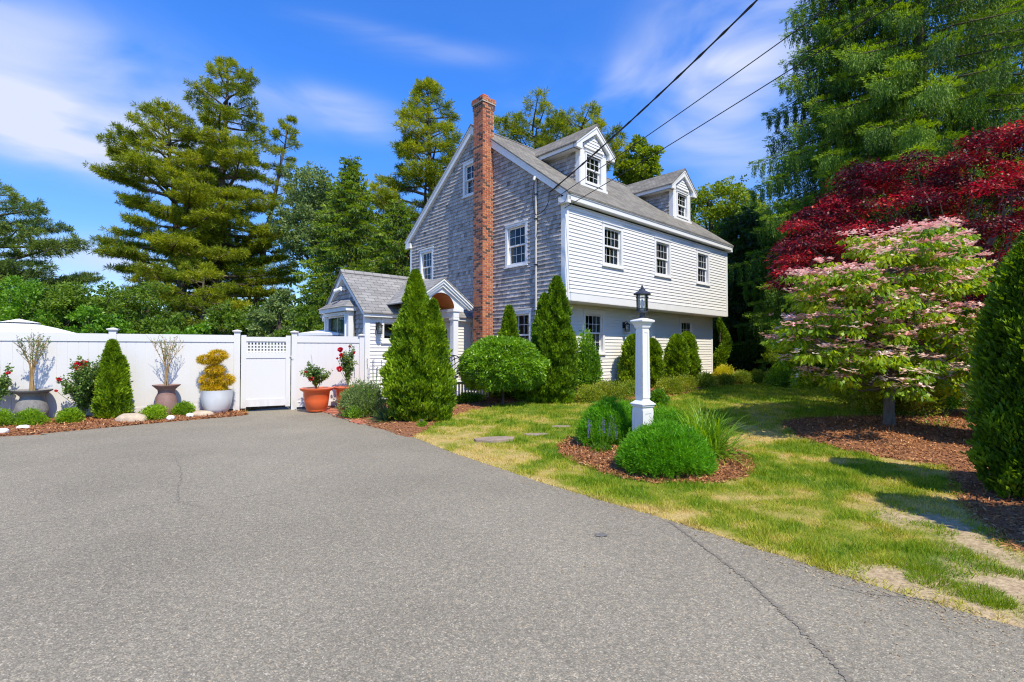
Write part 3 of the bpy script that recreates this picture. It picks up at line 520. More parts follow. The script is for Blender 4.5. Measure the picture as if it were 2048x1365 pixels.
def make_chips():
    g = rs(5); out = []; tt = []
    for k, poly, n in [('lamp', beds['lamp'], 26000), ('side', beds['side'], 60000), ('house', beds['house'], 45000), ('left', bed_left, 30000)]:
        A = np.array(poly); x0, y0 = A.min(0); x1, y1 = A.max(0)
        if k == 'side': x1 = 9; 
        if k == 'left': x0 = -11.5
        m = n * 3; X = g.uniform(x0, x1, m); Y = g.uniform(y0, y1, m); sd = polysd(poly, X, Y); q = (sd > -.04) & (Y > 1.8); X, Y, sd = X[q][:n], Y[q][:n], sd[q][:n]; n = len(X)
        h = (.10 if k == 'lamp' else .045 if k != 'left' else .04) * sst(0, .7 if k != 'left' else .6, sd)
        Z = gz(X, Y) + h + .035
        D = rdir(g, n); D[:, 2] *= .35; D = nrm(D); S = nrm(np.cross(D, rdir(g, n) * .4 + np.array([0, 0, 1.])));
        out.append(leafV(np.stack([X, Y, Z], -1), D, S, g.uniform(.02, .06, n) * (1 + .04 * Y), g.uniform(.006, .016, n) * (1 + .06 * Y), 0, .5)); tt.append(np.clip(g.normal(.45, .25, n), 0, 1))
    npmesh('mulch_chips', np.concatenate(out), np.concatenate(tt), 4, M['chip'])['kind'] = 'stuff'

# ------------------------------------------------------------------ the house
HC = np.array([1.427, 13.1, 0.]); HA = math.atan2(.6768, .7362); HU = np.array([math.cos(HA), math.sin(HA), 0]); HV = np.array([-HU[1], HU[0], 0])
def hw(u, v, z=0.): p = HC + HU * u + HV * v; return (float(p[0]), float(p[1]), z)
house = thing('house', 'two storey colonial house with white clapboard front, grey cedar shingle gable and tall brick chimney', 'house', tuple(HC), HA)
UL = 9.85; VD = 7.9; OH = 2.86; INS = .63; EZ = 5.72; SL = .76; RV = 3.95
def roofz(v): return EZ + SL * (v + .2) if v <= RV else EZ + SL * (2 * RV - v + .2)
RZ = roofz(RV)
def mapf(face, c):
    """face 'F': front, c=(x0, ywall); 'G': gable looking along +x, c=(xwall, y0). returns f(s, d, z)"""
    if face == 'F': return lambda s, d, z: (c[0] + s, c[1] - d, z)
    return lambda s, d, z: (c[0] - d, c[1] - s, z)
class W(B):
    def __init__(s, f): super().__init__(); s.m = f
    def bx(s, a, b, t=.5): s.box(s.m(*a), s.m(*b), t)
def window(parent, face, c, w, z0, z1, cols, rows=2, casing=.10, double=True, interior=True, head=.13, name='window', orn=None, blind=None, glassdepth=.06):
    f = mapf(face, c); a = W(f); ca = casing
    a.bx((-.001, -.03, z0), (ca, .035, z1)); a.bx((w - ca, -.03, z0), (w + .001, .035, z1)); a.bx((ca, -.03, z1 - ca), (w - ca, .033, z1 - .001)); a.bx((ca, -.03, z0), (w - ca, .033, z0 + .07))
    a.bx((-.02, -.02, z1), (w + .02, .055, z1 + .035)); a.bx((-.025, -.02, z0 - .035), (w + .025, .07, z0))
    # jamb liners
    a.bx((ca - .012, -.14, z0 + .07), (ca, -.03, z1 - ca)); a.bx((w - ca, -.14, z0 + .07), (w - ca + .012, -.03, z1 - ca)); a.bx((ca, -.14, z1 - ca), (w - ca, -.03, z1 - ca + .012)); a.bx((ca, -.14, z0 + .058), (w - ca, -.03, z0 + .07))
    o = a.build(name, M['white'], parent)
    s0, s1 = ca, w - ca; y0, y1 = z0 + .07, z1 - ca; ym = (y0 + y1) / 2
    fr = W(f); mu = W(f); gl = W(f)
    def sash(b0, b1, d):
        t = .045
        fr.bx((s0, d - .03, b0), (s0 + t, d, b1)); fr.bx((s1 - t, d - .03, b0), (s1, d, b1)); fr.bx((s0 + t, d - .03, b1 - t), (s1 - t, d, b1)); fr.bx((s0 + t, d - .03, b0), (s1 - t, d, b0 + t))
        for i in range(1, cols):
            x = s0 + t + (s1 - s0 - 2 * t) * i / cols; mu.bx((x - .0065, d - .022, b0 + t), (x + .0065, d - .008, b1 - t))
        for j in range(1, rows):
            y = b0 + t + (b1 - b0 - 2 * t) * j / rows; mu.bx((s0 + t, d - .020, y - .0065), (s1 - t, d - .006, y + .0065))
        q = [f(s0 + t, d - .016, b0 + t), f(s1 - t, d - .016, b0 + t), f(s1 - t, d - .016, b1 - t), f(s0 + t, d - .016, b1 - t)]; gl.add(q, [(0, 1, 2, 3)])
    if double: sash(ym - .02, y1, -.035); sash(y0, ym + .02, -.075)
    else: sash(y0, y1, -.05)
    fr.build('sash', M['white'], o); mu.build('muntin', M['white'], o); gl.build('glass', M['glass'], o)
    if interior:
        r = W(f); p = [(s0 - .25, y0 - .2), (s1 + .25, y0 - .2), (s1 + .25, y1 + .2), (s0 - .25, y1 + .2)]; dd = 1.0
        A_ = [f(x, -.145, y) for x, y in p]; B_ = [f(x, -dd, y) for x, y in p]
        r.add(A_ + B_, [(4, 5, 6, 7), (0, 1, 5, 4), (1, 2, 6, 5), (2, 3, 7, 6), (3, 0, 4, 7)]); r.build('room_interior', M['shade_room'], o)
        cu = W(f)
        if double and w > .8:
            g_ = random.Random(int(z0 * 100 + abs(c[0]) * 37)); ct = W(f); sw_ = s1 - s0
            for a_, e_ in ((s0 - .02, s0 + sw_ * g_.uniform(.12, .24)), (s1 - sw_ * g_.uniform(.12, .24), s1 + .02)):
                k_ = 6
                ct = W(f)
                for q_ in range(k_): x_ = a_ + (e_ - a_) * q_ / k_; ct.bx((x_, -.19 + .02 * (q_ % 2), y0), (x_ + (e_ - a_) / k_, -.185 + .02 * (q_ % 2), y1))
                ct.build('curtain', M['curtain'], o)
        if blind: cu.bx((s0 + blind[0], -.16, y0 + blind[2]), (s0 + blind[1], -.15, y0 + blind[3])); cu.build('blind', M['blueblind'], o)
        if orn:
            sx, sy = orn; q = [f(s0 + sx + x, -.13, y0 + sy + y) for x, y in ((-.05, 0), (.05, 0), (.03, .03), (.02, .07), (.0, .2), (-.02, .07), (-.03, .03))]
            cu.prism(q, tuple(np.array(f(0, -.02, 0)) - np.array(f(0, 0, 0)))); cu.build('hanging_ornament', M['ornament'], o)
    return o
def openings(rects, x0, x1, z):
    """pieces of [x0,x1] not covered by window rectangles at height z"""
    seg = [(x0, x1)]
    for (a, b, c, d) in rects:
        if c < z < d:
            n = []
            for s, e in seg:
                if b <= s or a >= e: n.append((s, e)); continue
                if a > s: n.append((s, a))
                if b < e: n.append((b, e))
            seg = n
    return seg
def clapboards(b, f, x0, x1, z0, z1, rects=(), ex=.1016, clip=None):
    z = z0
    while z < z1 - .01:
        zt = min(z + ex, z1)
        for s, e in openings(rects, x0, x1, (z + zt) / 2):
            if clip:
                s, e = clip(s, e, (z + zt) / 2)
                if e - s < .03: continue
            b.add([f(s, .025, z), f(e, .025, z), f(e, .006, zt + .001), f(s, .006, zt + .001), f(s, -.01, z), f(e, -.01, z), f(s, -.01, zt), f(e, -.01, zt)], [(0, 1, 2, 3), (4, 5, 1, 0), (0, 3, 6, 4), (1, 5, 7, 2)])
        z = zt
def shingles(b, f, inside, x0, x1, z0, z1, ex=.117, seed=1, rects=()):
    g = random.Random(seed); row = 0; z = z0
    while z < z1:
        x = x0 - g.uniform(0, .1)
        while x < x1:
            w = g.uniform(.08, .19); a, c = max(x, x0), min(x + w, x1); zb = z + g.uniform(-.004, .003); th = g.uniform(.027, .034)
            mx = (a + c) / 2
            if c - a > .015 and inside(mx, z + ex * .5) and not any(r[0] < mx < r[1] and r[2] < z + ex * .6 < r[3] for r in rects):
                zt = z + ex + .02; d0, d1 = th + .006, .004; gp_ = .0022
                b.add([f(a + gp_, d0, zb), f(c - gp_, d0, zb), f(c - gp_, d1, zt), f(a + gp_, d1, zt), f(a + gp_, d0 - th, zb), f(c - gp_, d0 - th, zb)],
                      [(0, 1, 2, 3), (4, 5, 1, 0), (4, 0, 3), (1, 5, 2)], min(1, max(0, g.gauss(.55, .2))))
            x += w
        z += ex; row += 1
def cb(f, a, b):
    t = W(f); t.bx(a, b); t.build('corner_board', M['white'], house)
def house_build():
    H = house
    fr = [('F', 1.60, 1.03, 3.97, 5.20), ('F', 4.41, 1.03, 3.97, 5.20), ('F', 7.27, 1.03, 3.97, 5.20)]
    # ---- white clapboards, upper front
    f = mapf('F', (0, 0)); b = W(f); rects = [(x + .06, x + w - .06, z0 + .03, z1 - .06) for _, x, w, z0, z1 in fr]
    clapboards(b, f, .12, UL - .12, OH + .22, 5.46, rects); b.build('clapboard_wall', M['clap'], H)
    cb(f, (-.026, -.02, OH), (.12, .03, 5.5)); cb(f, (UL - .12, -.02, OH), (UL + .026, .03, 5.5))
    t = W(f); t.bx((.12, -.02, OH - .002), (UL - .12, .026, OH + .20)); t.bx((.12, -.02, OH + .20), (UL - .12, .036, OH + .222)); t.build('skirt_board', M['white'], H)
    t = W(f); t.box((.0, -.024, OH - .02), (UL, INS, OH)); t.build('overhang_soffit', M['white'], H)
    # ---- lower front wall, set back beneath the overhang
    f = mapf('F', (0, INS)); b = W(f); lw = [(1.50, 1.05, 1.38, 2.68), (7.20, 1.05, 1.38, 2.68)]
    rects = [(x + .06, x + w - .06, z0 + .03, z1 - .06) for x, w, z0, z1 in lw] + [(3.98, 5.42, .4, 2.6)]
    clapboards(b, f, .10, UL - .10, .52, OH - .02, rects); b.build('clapboard_wall', M['clap'], H)
    cb(f, (-.024, -.02, .50), (.10, .028, OH - .02)); cb(f, (UL - .10, -.02, .50), (UL + .024, .028, OH - .02))
    t = W(f); t.bx((0, -.02, -.1), (UL, -.005, .52)); t.build('foundation', M['concrete'], H)
    # front door with surround
    d = W(f); d.bx((3.98, -.05, .45), (4.18, .05, 2.46)); d.bx((5.22, -.05, .45), (5.42, .05, 2.46)); d.bx((3.92, -.05, 2.46), (5.48, .07, 2.62)); d.bx((3.88, -.05, 2.62), (5.52, .12, 2.66)); o = d.build('front_door', M['white'], H)
    d = W(f); d.bx((4.18, -.10, .45), (5.22, -.06, 2.46)); [d.bx((4.28 + i * .46, -.06, z), (4.66 + i * .46, -.052, zz)) for i in (0, 1) for z, zz in ((.6, 1.2), (1.35, 2.0))]; d.build('door_leaf', M['white'], o)
    d = W(f); nx = 4.06
    # dark house numbers over the door (figures 2 0 0)
    segs = {'2': [((0, .1), (.06, .115)), ((.048, .055), (.063, .1)), ((0, .05), (.06, .065)), ((-.003, .012), (.012, .05)), ((0, 0), (.06, .015))], '0': [((0, 0), (.06, .015)), ((0, .1), (.06, .115)), ((-.003, .0), (.012, .115)), ((.048, 0), (.063, .115))]}
    for i, ch in enumerate('200'):
        for (a, c) in segs[ch]: d.bx((4.10 + i * .10 + a[0], .051, 2.30 + a[1]), (4.10 + i * .10 + c[0], .06, 2.30 + c[1]))
    d.build('house_number', M['black'], o)
    for x, w, z0, z1 in lw: window(H, 'F', (x, INS), w, z0, z1, 4 if x < 3 else 3, 2)
    for i, (_, x, w, z0, z1) in enumerate(fr): window(H, 'F', (x, 0), w, z0, z1, 4, 2, orn=[(.58, .62), None, (.5, .56)][i])
    # ---- shingled gable (facing -x), coordinate s = -y
    f = mapf('G', (0, 0)); b = W(f)
    gw = [(-2.38, .96, 3.99, 5.26), (-7.20, .90, 3.95, 5.22), (-4.52, .95, 6.62, 7.76), (-2.24, .98, 1.25, 2.66)]
    rects = [(x + .05, x + w - .05, z0 + .02, z1 - .05) for x, w, z0, z1 in gw]
    def ins(s, z):
        v = -s
        if v < 0 or v > VD or z > roofz(v) - .12: return False
        if z < OH and v < INS: return False
        if z < 2.4 and v > 4.2 and v < 6.7: return False
        return True
    shingles(b, f, ins, -VD + .12, -.12, .50, RZ, .117, 2, rects); b.build('shingle_wall', M['cedar'], H)
    p = W(f); 
    for x0_, x1_, z0_, z1_ in ((-VD, -INS, .5, OH), ): p.bx((x0_, -.03, z0_), (x1_, -.018, z1_))
    for i in range(1): pass
    p.build('wall_sheathing', M['shade_room'], H) if False else None
    cb(f, (-.12, -.02, OH), (.022, .030, 5.5)); cb(f, (-VD - .0, -.02, .5), (-VD + .12, .03, 5.45)); cb(f, (-INS - .10, -.02, .5), (-INS + .02, .030, OH - .02))
    for i, (x, w, z0, z1) in enumerate(gw): window(H, 'G', (0, -x), w, z0, z1, 3, 2, blind=(.35, .62, .55, 1.0) if i == 1 else None) if True else None
    # rake boards (white) with a thin crown, and boxed returns
    for sgn in (0, 1):
        def pt(v, dz, du): return (du, v if not sgn else 2 * RV - v, roofz(v) + dz)
        r = B(); r.prism([pt(-.2, -.05, -.12), pt(RV, -.05, -.12), pt(RV, -.30, -.12), pt(-.2, -.22, -.12)], (.125, 0, 0)); r.prism([pt(-.215, -.012, -.145), pt(RV, -.012, -.145), pt(RV, -.075, -.145), pt(-.215, -.075, -.145)], (.024, 0, 0))
        r.build('rake_board', M['white'], H)
        r = B(); y0, y1 = (-.2, .14) if not sgn else (2 * RV + .2, 2 * RV - .14); r.box((-.121, y0, 5.44), (.0, y1, 5.60)); r.box((-.14, y0 - (.01 if not sgn else -.01), 5.41), (-.0, y1, 5.44)); r.build('eave_return', M['white'], H)
    r = B(); r.box((.0, -.2, 5.50), (UL + .12, -.175, 5.70)); r.box((.0, -.222, 5.63), (UL + .13, -.2, 5.71)); r.build('fascia', M['white'], H)
    r = B(); r.box((.0, -.175, 5.50), (UL + .12, .0, 5.515)); r.build('eave_soffit', M['white'], H)
    r = B(); r.box((UL + .0, -.2, 5.44), (UL + .12, .14, 5.60)); r.build('eave_return', M['white'], H)
    # ---- roof slopes
    for sgn in (0, 1):
        def pt(u, v, dz=0): return (u, v if not sgn else 2 * RV - v, roofz(v) + dz)
        r = B(); n = np.array([0, -SL, 1.]) ; a = [pt(-.15, -.235), pt(UL + .15, -.235), pt(UL + .15, RV), pt(-.15, RV)]
        r.prism([tuple(np.array(q) + np.array([0, 0, .012])) for q in a], (0, 0, -.05)); r.build('roof', M['roof'], H, uv=lambda co: (co.x, co.z * 1.65))
    r = B(); r.prism([(-.15, RV - .14, RZ - .075), (-.15, RV, RZ + .035), (-.15, RV + .14, RZ - .075), (-.15, RV, RZ)], (UL + .3, 0, 0)); r.build('ridge_cap', M['roof'], H, uv=lambda co: (co.x, co.y * 2))
    # far walls, so that the house is closed from every side
    r = B(); r.box((.05, VD - .02, 0), (UL, VD, 5.5)); r.box((UL - .02, INS, 0), (UL, VD, OH)); r.box((UL - .02, .0, OH), (UL, VD, 5.5)); r.prism([(UL - .02, 0, 5.5), (UL - .02, VD, 5.5), (UL - .02, RV, RZ - .1)], (.02, 0, 0)); r.build('rear_wall', M['cedar'], H)
    # ---- dormers
    for (u0, u1) in ((1.84, 3.17), (7.47, 8.80)):
        DV = 1.0; uc = (u0 + u1) / 2; f = mapf('F', (0, DV)); d = W(f); ez = 7.80
        o = None
        d.bx((u0, -.05, 6.50), (u0 + .27, .0, ez)); d.bx((u1 - .27, -.05, 6.50), (u1, .0, ez)); d.bx((u0 + .27, -.05, 6.50), (u1 - .27, .0, 6.80)); d.bx((u0 + .27, -.05, 7.66), (u1 - .27, .0, ez))
        d.bx((u0 + .02, .0, 6.62), (u0 + .06, .012, ez)); d.bx((u1 - .06, .0, 6.62), (u1 - .02, .012, ez))
        # side corner boards
        d.box((u0 - .02, DV, 6.55), (u0, DV + .16, ez)); d.box((u1, DV, 6.55), (u1 + .02, DV + .16, ez))
        o = d.build('dormer', M['white'], H)
        window(o, 'F', (u0 + .24, DV), u1 - u0 - .48, 6.74, 7.72, 3, 2, casing=.06)
        # shingled cheeks
        for sx, face in ((u0, -1), (u1, 1)):
            g2 = (lambda s, dd, z, sx=sx, face=face: (sx + face * dd, s, z)); sh = B()
            shingles(sh, g2, lambda s, z: z > roofz(s) - .04, DV + .16, 2.75, 6.55, ez + .02, .135, 7); sh.build('dormer_cheek', M['cedar'], o)
        # pediment
        hw_ = .97; pk = 8.60; et = 7.86; yf = DV - .13
        def rk(x, dz): s = 1 - abs(x) / hw_; return (uc + x, yf, et + (pk - et) * s + dz)
        pd = B(); pd.prism([(uc - .72, DV - .01, 7.80), (uc + .72, DV - .01, 7.80), (uc, DV - .01, 8.36)], (0, .05, 0)); 
        ff = mapf('F', (0, DV - .03)); clapboards(pd, ff, uc - .6, uc + .6, 7.84, 8.34, (), .1, clip=lambda s, e, z: (uc - max(0, (8.42 - z) * 1.05 - .06), uc + max(0, (8.42 - z) * 1.05 - .06)))
        for sg in (-1, 1):
            pd.prism([rk(sg * hw_, -.03), rk(0, -.03), rk(0, -.24), (uc + sg * (hw_ - .28), yf, et - .03 + .06), (uc + sg * (hw_ - .28), yf, et - .16), (uc + sg * hw_, yf, et - .16)], (0, .14, 0))
            q = [rk(sg * (hw_ + .02), .0), rk(0, .005), rk(0, -.06), rk(sg * (hw_ + .02), -.06)]; pd.prism([(a, y - .02, z) for a, y, z in q], (0, .03, 0))
            # eave box running back to the roof
            pd.box((uc + sg * hw_, yf + .1, et - .16), (uc + sg * (hw_ - .03), 2.9, et - .02)); pd.box((uc + sg * hw_, yf + .1, et - .16), (uc + sg * (u1 - uc), 2.9, et - .14))
        pd.build('pediment', M['white'], o)
        rf = B()
        for sg in (-1, 1):
            a = [(uc + sg * (hw_ + .04), yf - .035, et - .03), (uc, yf - .035, pk + .02), (uc, 3.72, pk + .02), (uc + sg * (hw_ + .04), 3.0, et - .03)]
            rf.prism(a, (0, 0, .04))
        rf.build('dormer_roof', M['roof'], o, uv=lambda co: (co.y, co.z * 1.65))
        rf = B(); rf.prism([(uc - .1, yf - .04, pk - .02), (uc, yf - .04, pk + .085), (uc + .1, yf - .04, pk - .02), (uc, yf - .04, pk + .05)], (0, 2.85, 0)); rf.build('ridge_cap', M['roof'], o, uv=lambda co: (co.y, co.x * 2))
        # lead flashing edge along the foot of the dormer
        fl = B(); fl.box((u0 - .03, DV - .05, roofz(DV) - .03), (u1 + .03, DV, roofz(DV) + .05)); fl.build('flashing', M['white'], o)
def chimney_build():
    g = random.Random(4); u0, u1, v0, v1 = -.45, 0., 2.95, 3.41
    core = B(); core.box((u0 + .004, v0 + .004, -.05), (u1 - .004, v1 - .004, 9.02)); core.box((u0 - .016, v0 - .016, 9.0), (u1 + .016, v1 + .016, 9.17)); core.box((u0 - .046, v0 - .046, 9.17), (u1 + .046, v1 + .046, 9.31))
    # sloped mortar wash
    core.add([(u0 - .04, v0 - .04, 9.31), (u1 + .04, v0 - .04, 9.31), (u1 + .04, v1 + .04, 9.31), (u0 - .04, v1 + .04, 9.31), (u0 + .1, v0 + .1, 9.35), (u1 - .1, v0 + .1, 9.35), (u1 - .1, v1 - .1, 9.35), (u0 + .1, v1 - .1, 9.35)], [(0, 1, 5, 4), (1, 2, 6, 5), (2, 3, 7, 6), (3, 0, 4, 7), (4, 5, 6, 7)])
    ch = core.build('chimney', M['mortar'], house)
    b = B(); ex = .0677; z = 0.; k = 0
    while z < 9.30:
        o = 0. if z < 9.0 else (.02 if z < 9.16 else .05); bw = (u1 - u0 + 2 * o)
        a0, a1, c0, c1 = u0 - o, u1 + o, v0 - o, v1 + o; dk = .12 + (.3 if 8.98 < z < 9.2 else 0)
        for face in range(4):
            lo, hi = (a0, a1) if face in (0, 2) else (c0, c1); x = lo + (.0 if k % 2 == 0 else -.1)
            while x < hi - .01:
                s, e = max(x, lo), min(x + .203, hi); 
                if e - s > .03:
                    e2 = e - .012 if e < hi - .001 else e; zz0, zz1 = z + .007, z + ex - .007; pr = .002 + g.uniform(-.0015, .0025)
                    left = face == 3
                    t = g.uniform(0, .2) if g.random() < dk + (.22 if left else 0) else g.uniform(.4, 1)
                    if face == 0: b.box((s, c0 - pr, zz0), (e2, c0 + .01, zz1), t)
                    elif face == 2: b.box((s, c1 - .01, zz0), (e2, c1 + pr, zz1), t)
                    elif face == 1: b.box((a1 - .01, s, zz0), (a1 + pr, e2, zz1), t)
                    else: b.box((a0 - pr, s, zz0), (a0 + .01, e2, zz1), t)
                x += .212
        z += ex; k += 1
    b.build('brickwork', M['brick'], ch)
    p = B(); cu, cv = (u0 + u1) / 2, (v0 + v1) / 2; p.lathe([(.13, 9.3), (.14, 9.46), (.15, 9.47), (.15, 9.50), (.11, 9.50), (.10, 9.3)], (cu, cv, 0), 4, sq=True); p.build('flue', M['terracotta'], ch)
def wing_build():
    """low side wing with a portico at its front"""
    H = house; WL = -3.70; V0 = 4.10; V1 = 6.75; EZ2 = 2.66; VC = (V0 + V1) / 2; PK = 3.80
    f = mapf('F', (0, V0)); b = W(f); wn = (-3.22, .80, 1.72, 2.36)
    clapboards(b, f, WL + .12, -.0, .35, EZ2, [(wn[0] + .05, wn[0] + wn[1] - .05, wn[2] + .02, wn[3] - .03), (-1.80, -.72, .2, 2.3)]); b.build('wing_clapboard_wall', M['clap'], H)
    cb(f, (WL - .026, -.02, .1), (WL + .12, .03, EZ2)); t = W(f); t.bx((WL, -.02, EZ2 - .14), (-.0, .024, EZ2)); t.build('frieze_board', M['white'], H); t = W(f); t.bx((WL, -.02, .1), (0, .022, .35)); t.build('skirt_board', M['white'], H)
    window(H, 'F', (wn[0], V0), wn[1], wn[2], wn[3], 2, 1, casing=.07, double=False)
    # side door in the portico
    d = W(f); d.bx((-1.80, -.05, .3), (-1.70, .035, 2.36)); d.bx((-.82, -.05, .3), (-.72, .035, 2.36)); d.bx((-1.80, -.05, 2.26), (-.72, .035, 2.36)); o = d.build('side_door', M['white'], H)
    d = W(f); d.bx((-1.70, -.06, .3), (-.82, -.03, 1.80)); d.bx((-1.70, -.06, 2.16), (-.82, -.03, 2.26)); 
    for x in (-1.70, -1.36, -1.30, -.92): d.bx((x, -.058, 1.80), (x + (.04 if x not in (-.92,) else .10), -.032, 2.16))
    for x0 in (-1.66, -1.26): d.bx((x0 + .145, -.055, 1.8), (x0 + .16, -.035, 2.16)); d.bx((x0, -.055, 1.975), (x0 + .33, -.035, 1.99))
    for z in (.5, 1.2): 
        for x0 in (-1.6, -1.22): d.bx((x0, -.03, z), (x0 + .30, -.02, z + .5))
    d.build('door_leaf', M['white'], o)
    gq = W(f); gq.add([f(-1.69, -.045, 1.8), f(-.83, -.045, 1.8), f(-.83, -.045, 2.16), f(-1.69, -.045, 2.16)], [(0, 1, 2, 3)]); gq.build('glass', M['glass'], o)
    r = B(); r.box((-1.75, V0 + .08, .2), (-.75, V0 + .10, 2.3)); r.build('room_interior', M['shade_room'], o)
    # gable end
    f = mapf('G', (WL, 0)); b = W(f); sl2 = (PK - EZ2) / (VC - V0)
    shingles(b, f, lambda s, z: V0 < -s < V1 and z < PK - .05 - sl2 * abs(-s - VC) - .03, -V1 + .1, -V0 - .1, .3, PK, .13, 5); b.build('wing_shingle_wall', M['cedar'], H)
    cb(f, (-V0 - .10, -.02, .1), (-V0, .03, EZ2)); cb(f, (-V1, -.02, .1), (-V1 + .1, .03, EZ2))
    for sg in (-1, 1):
        def pt(k, dz, u): return (u, VC + sg * (VC - V0 + .14) * k, PK + .06 - (PK - EZ2) * 1.10 * k + dz)
        r = B(); r.prism([pt(1, -.03, WL - .12), pt(0, -.03, WL - .12), pt(0, -.23, WL - .12), pt(1, -.19, WL - .12)], (.11, 0, 0)); r.build('rake_board', M['white'], H)
        r = B(); a = [pt(1.04, 0, WL - .16), pt(0, 0, WL - .16), pt(0, 0, .0), pt(1.04, 0, .0)]; r.prism(a, (0, 0, -.035)); r.build('wing_roof', M['roof2'], H, uv=lambda co: (co.x, co.z * 1.5))
        r = B(); a = pt(1.0, -.05, 0); r.box((WL - .12, a[1] - .01, a[2] - .13), (0, a[1] + .01, a[2])); r.box((WL, a[1], a[2] - .13), (0, V0 if sg < 0 else V1, a[2] - .11)); r.build('fascia', M['white'], H)
    r = B(); r.prism([(WL - .16, VC - .12, PK - .02), (WL - .16, VC, PK + .10), (WL - .16, VC + .12, PK - .02), (WL - .16, VC, PK + .06)], (-WL + .16, 0, 0)); r.build('ridge_cap', M['roof2'], H, uv=lambda co: (co.x, co.y))
    # floodlight under the peak
    fl = B(); fl.lathe([(.05, 0), (.05, .02)], (WL - .03, VC - .05, 3.28), 12); fl.tube([(WL - .02, VC, 3.30), (WL - .14, VC + .03, 3.34), (WL - .2, VC + .08, 3.30)], [.05, .045, .02]); fl.tube([(WL - .15, VC - .02, 3.30), (WL - .24, VC + .16, 3.24)], [.05, .075], 12); fl.build('floodlight', M['white'], H, smooth=40)
    # bay with hipped roof on the gable end
    b0, b1, bo = 4.72, 6.45, WL - .22; z0, z1 = .9, 2.62
    r = B(); r.box((bo, b0, z0), (WL, b1, 1.70)); r.box((bo, b0, 2.54), (WL, b1, z1)); r.box((bo, b0, 1.7), (bo + .06, b0 + .16, 2.54)); r.box((bo, b1 - .1, 1.7), (bo + .06, b1, 2.54)); r.box((bo + .06, b0, 1.7), (WL, b0 + .05, 2.54)); r.box((bo + .06, b1 - .05, 1.7), (WL, b1, 2.54))
    r.box((bo - .12, b0 - .10, z1), (WL, b1 + .12, z1 + .12)); bay = r.build('bay', M['white'], H)
    r = B(); r.add([(bo - .16, b0 - .14, z1 + .12), (bo - .16, b1 + .16, z1 + .12), (WL, b1 + .16, z1 + .12), (WL, b0 - .14, z1 + .12), (WL, b0 + .28, z1 + .42), (WL, b1 - .28, z1 + .42)], [(0, 4, 5, 1), (0, 3, 4), (1, 5, 2), (0, 1, 2, 3)]); r.build('bay_roof', M['roof2'], bay, uv=lambda co: (co.y, co.z * 1.4))
    window(bay, 'G', (bo, b1 - .08), b1 - b0 - .24, 1.68, 2.56, 2, 1, casing=.05, double=False, blind=(.74, 1.36, .0, .76))
    # ---- portico
    PF = 2.95; uc = -1.95; spr = 2.70; ra = .44; py = PF
    o = B(); n = 24; arc = [(uc + ra * math.cos(math.pi * k / n), py, spr + ra * math.sin(math.pi * k / n)) for k in range(n + 1)]
    pk = 3.50; ev = 2.78; hb = 1.02
    outer = lambda x: pk - (pk - ev) * abs(x - uc) / hb - .05
    vs = []
    for a in arc: vs += [a, (a[0], py, max(outer(a[0]), a[2] + .01))]
    o.add(vs, [(2 * i, 2 * i + 2, 2 * i + 3, 2 * i + 1) for i in range(n)])
    o.prism([(uc + ra, py, spr), (uc + .86, py, spr), (uc + .86, py, outer(uc + .86)), (uc + ra, py, outer(uc + ra))], (0, .1, 0)); o.prism([(uc - ra, py, spr), (uc - .86, py, spr), (uc - .86, py, outer(uc - .86)), (uc - ra, py, outer(uc - ra))], (0, .1, 0))
    por = o.build('portico', M['white'], H)
    o = B(); arc2 = [(p[0], V0, p[2]) for p in arc]; o.add(arc + arc2, [(i, i + 1, n + 2 + i, n + 1 + i) for i in range(n)]); o.build('barrel_ceiling', M['wood_ceiling'], por, smooth=True)
    o = B()
    for sg in (-1, 1):
        def rk(x, dz, dy): return (uc + sg * x, py + dy, pk - (pk - ev) * x / hb + dz)
        o.prism([rk(0, 0, -.10), rk(hb, 0, -.10), rk(hb, -.09, -.10), rk(0, -.11, -.10)], (0, .12, 0)); o.prism([rk(0, -.11, -.06), rk(hb - .03, -.09, -.06), rk(hb - .05, -.15, -.06), rk(0, -.20, -.06)], (0, .08, 0)); o.prism([rk(0, .02, -.13), rk(hb + .02, .02, -.13), rk(hb + .02, -.03, -.13), rk(0, -.03, -.13)], (0, .12, 0))
    o.build('rake_trim', M['white'], por)
    for sg in (-1, 1):
        o = B(); a = [(uc, py - .14, pk + .03), (uc + sg * (hb + .04), py - .14, ev + .01), (uc + sg * (hb + .04), V0 + .5, ev + .01), (uc, V0 + 1.0, pk + .03)]; o.prism(a, (0, 0, .035)); o.build('portico_roof', M['roof2'], por, uv=lambda co: (co.y, co.z * 1.6))
        x = uc + sg * .50
        o = B(); o.box((x - .10, py - .02, 2.46), (x + .10, V0, spr)); o.box((x - .13, py - .05, 2.62), (x + .24 * max(sg, .5) , V0, 2.70)) if sg > 0 else o.box((x - .24, py - .05, 2.62), (x + .13, V0, 2.70)); o.build('beam', M['white'], por)
        o = B(); o.box((x - .085, py, .3), (x + .085, py + .17, 2.38)); o.box((x - .11, py - .025, 2.38), (x + .11, py + .195, 2.42)); o.box((x - .10, py - .015, 2.42), (x + .10, py + .185, 2.46)); o.box((x - .11, py - .025, .3), (x + .11, py + .195, .48)); o.build('column', M['white'], por)
    o = B(); o.box((uc - 1.0, py - .5, -.05), (uc + 1.1, V0, .28)); o.build('step', M['concrete'], por)
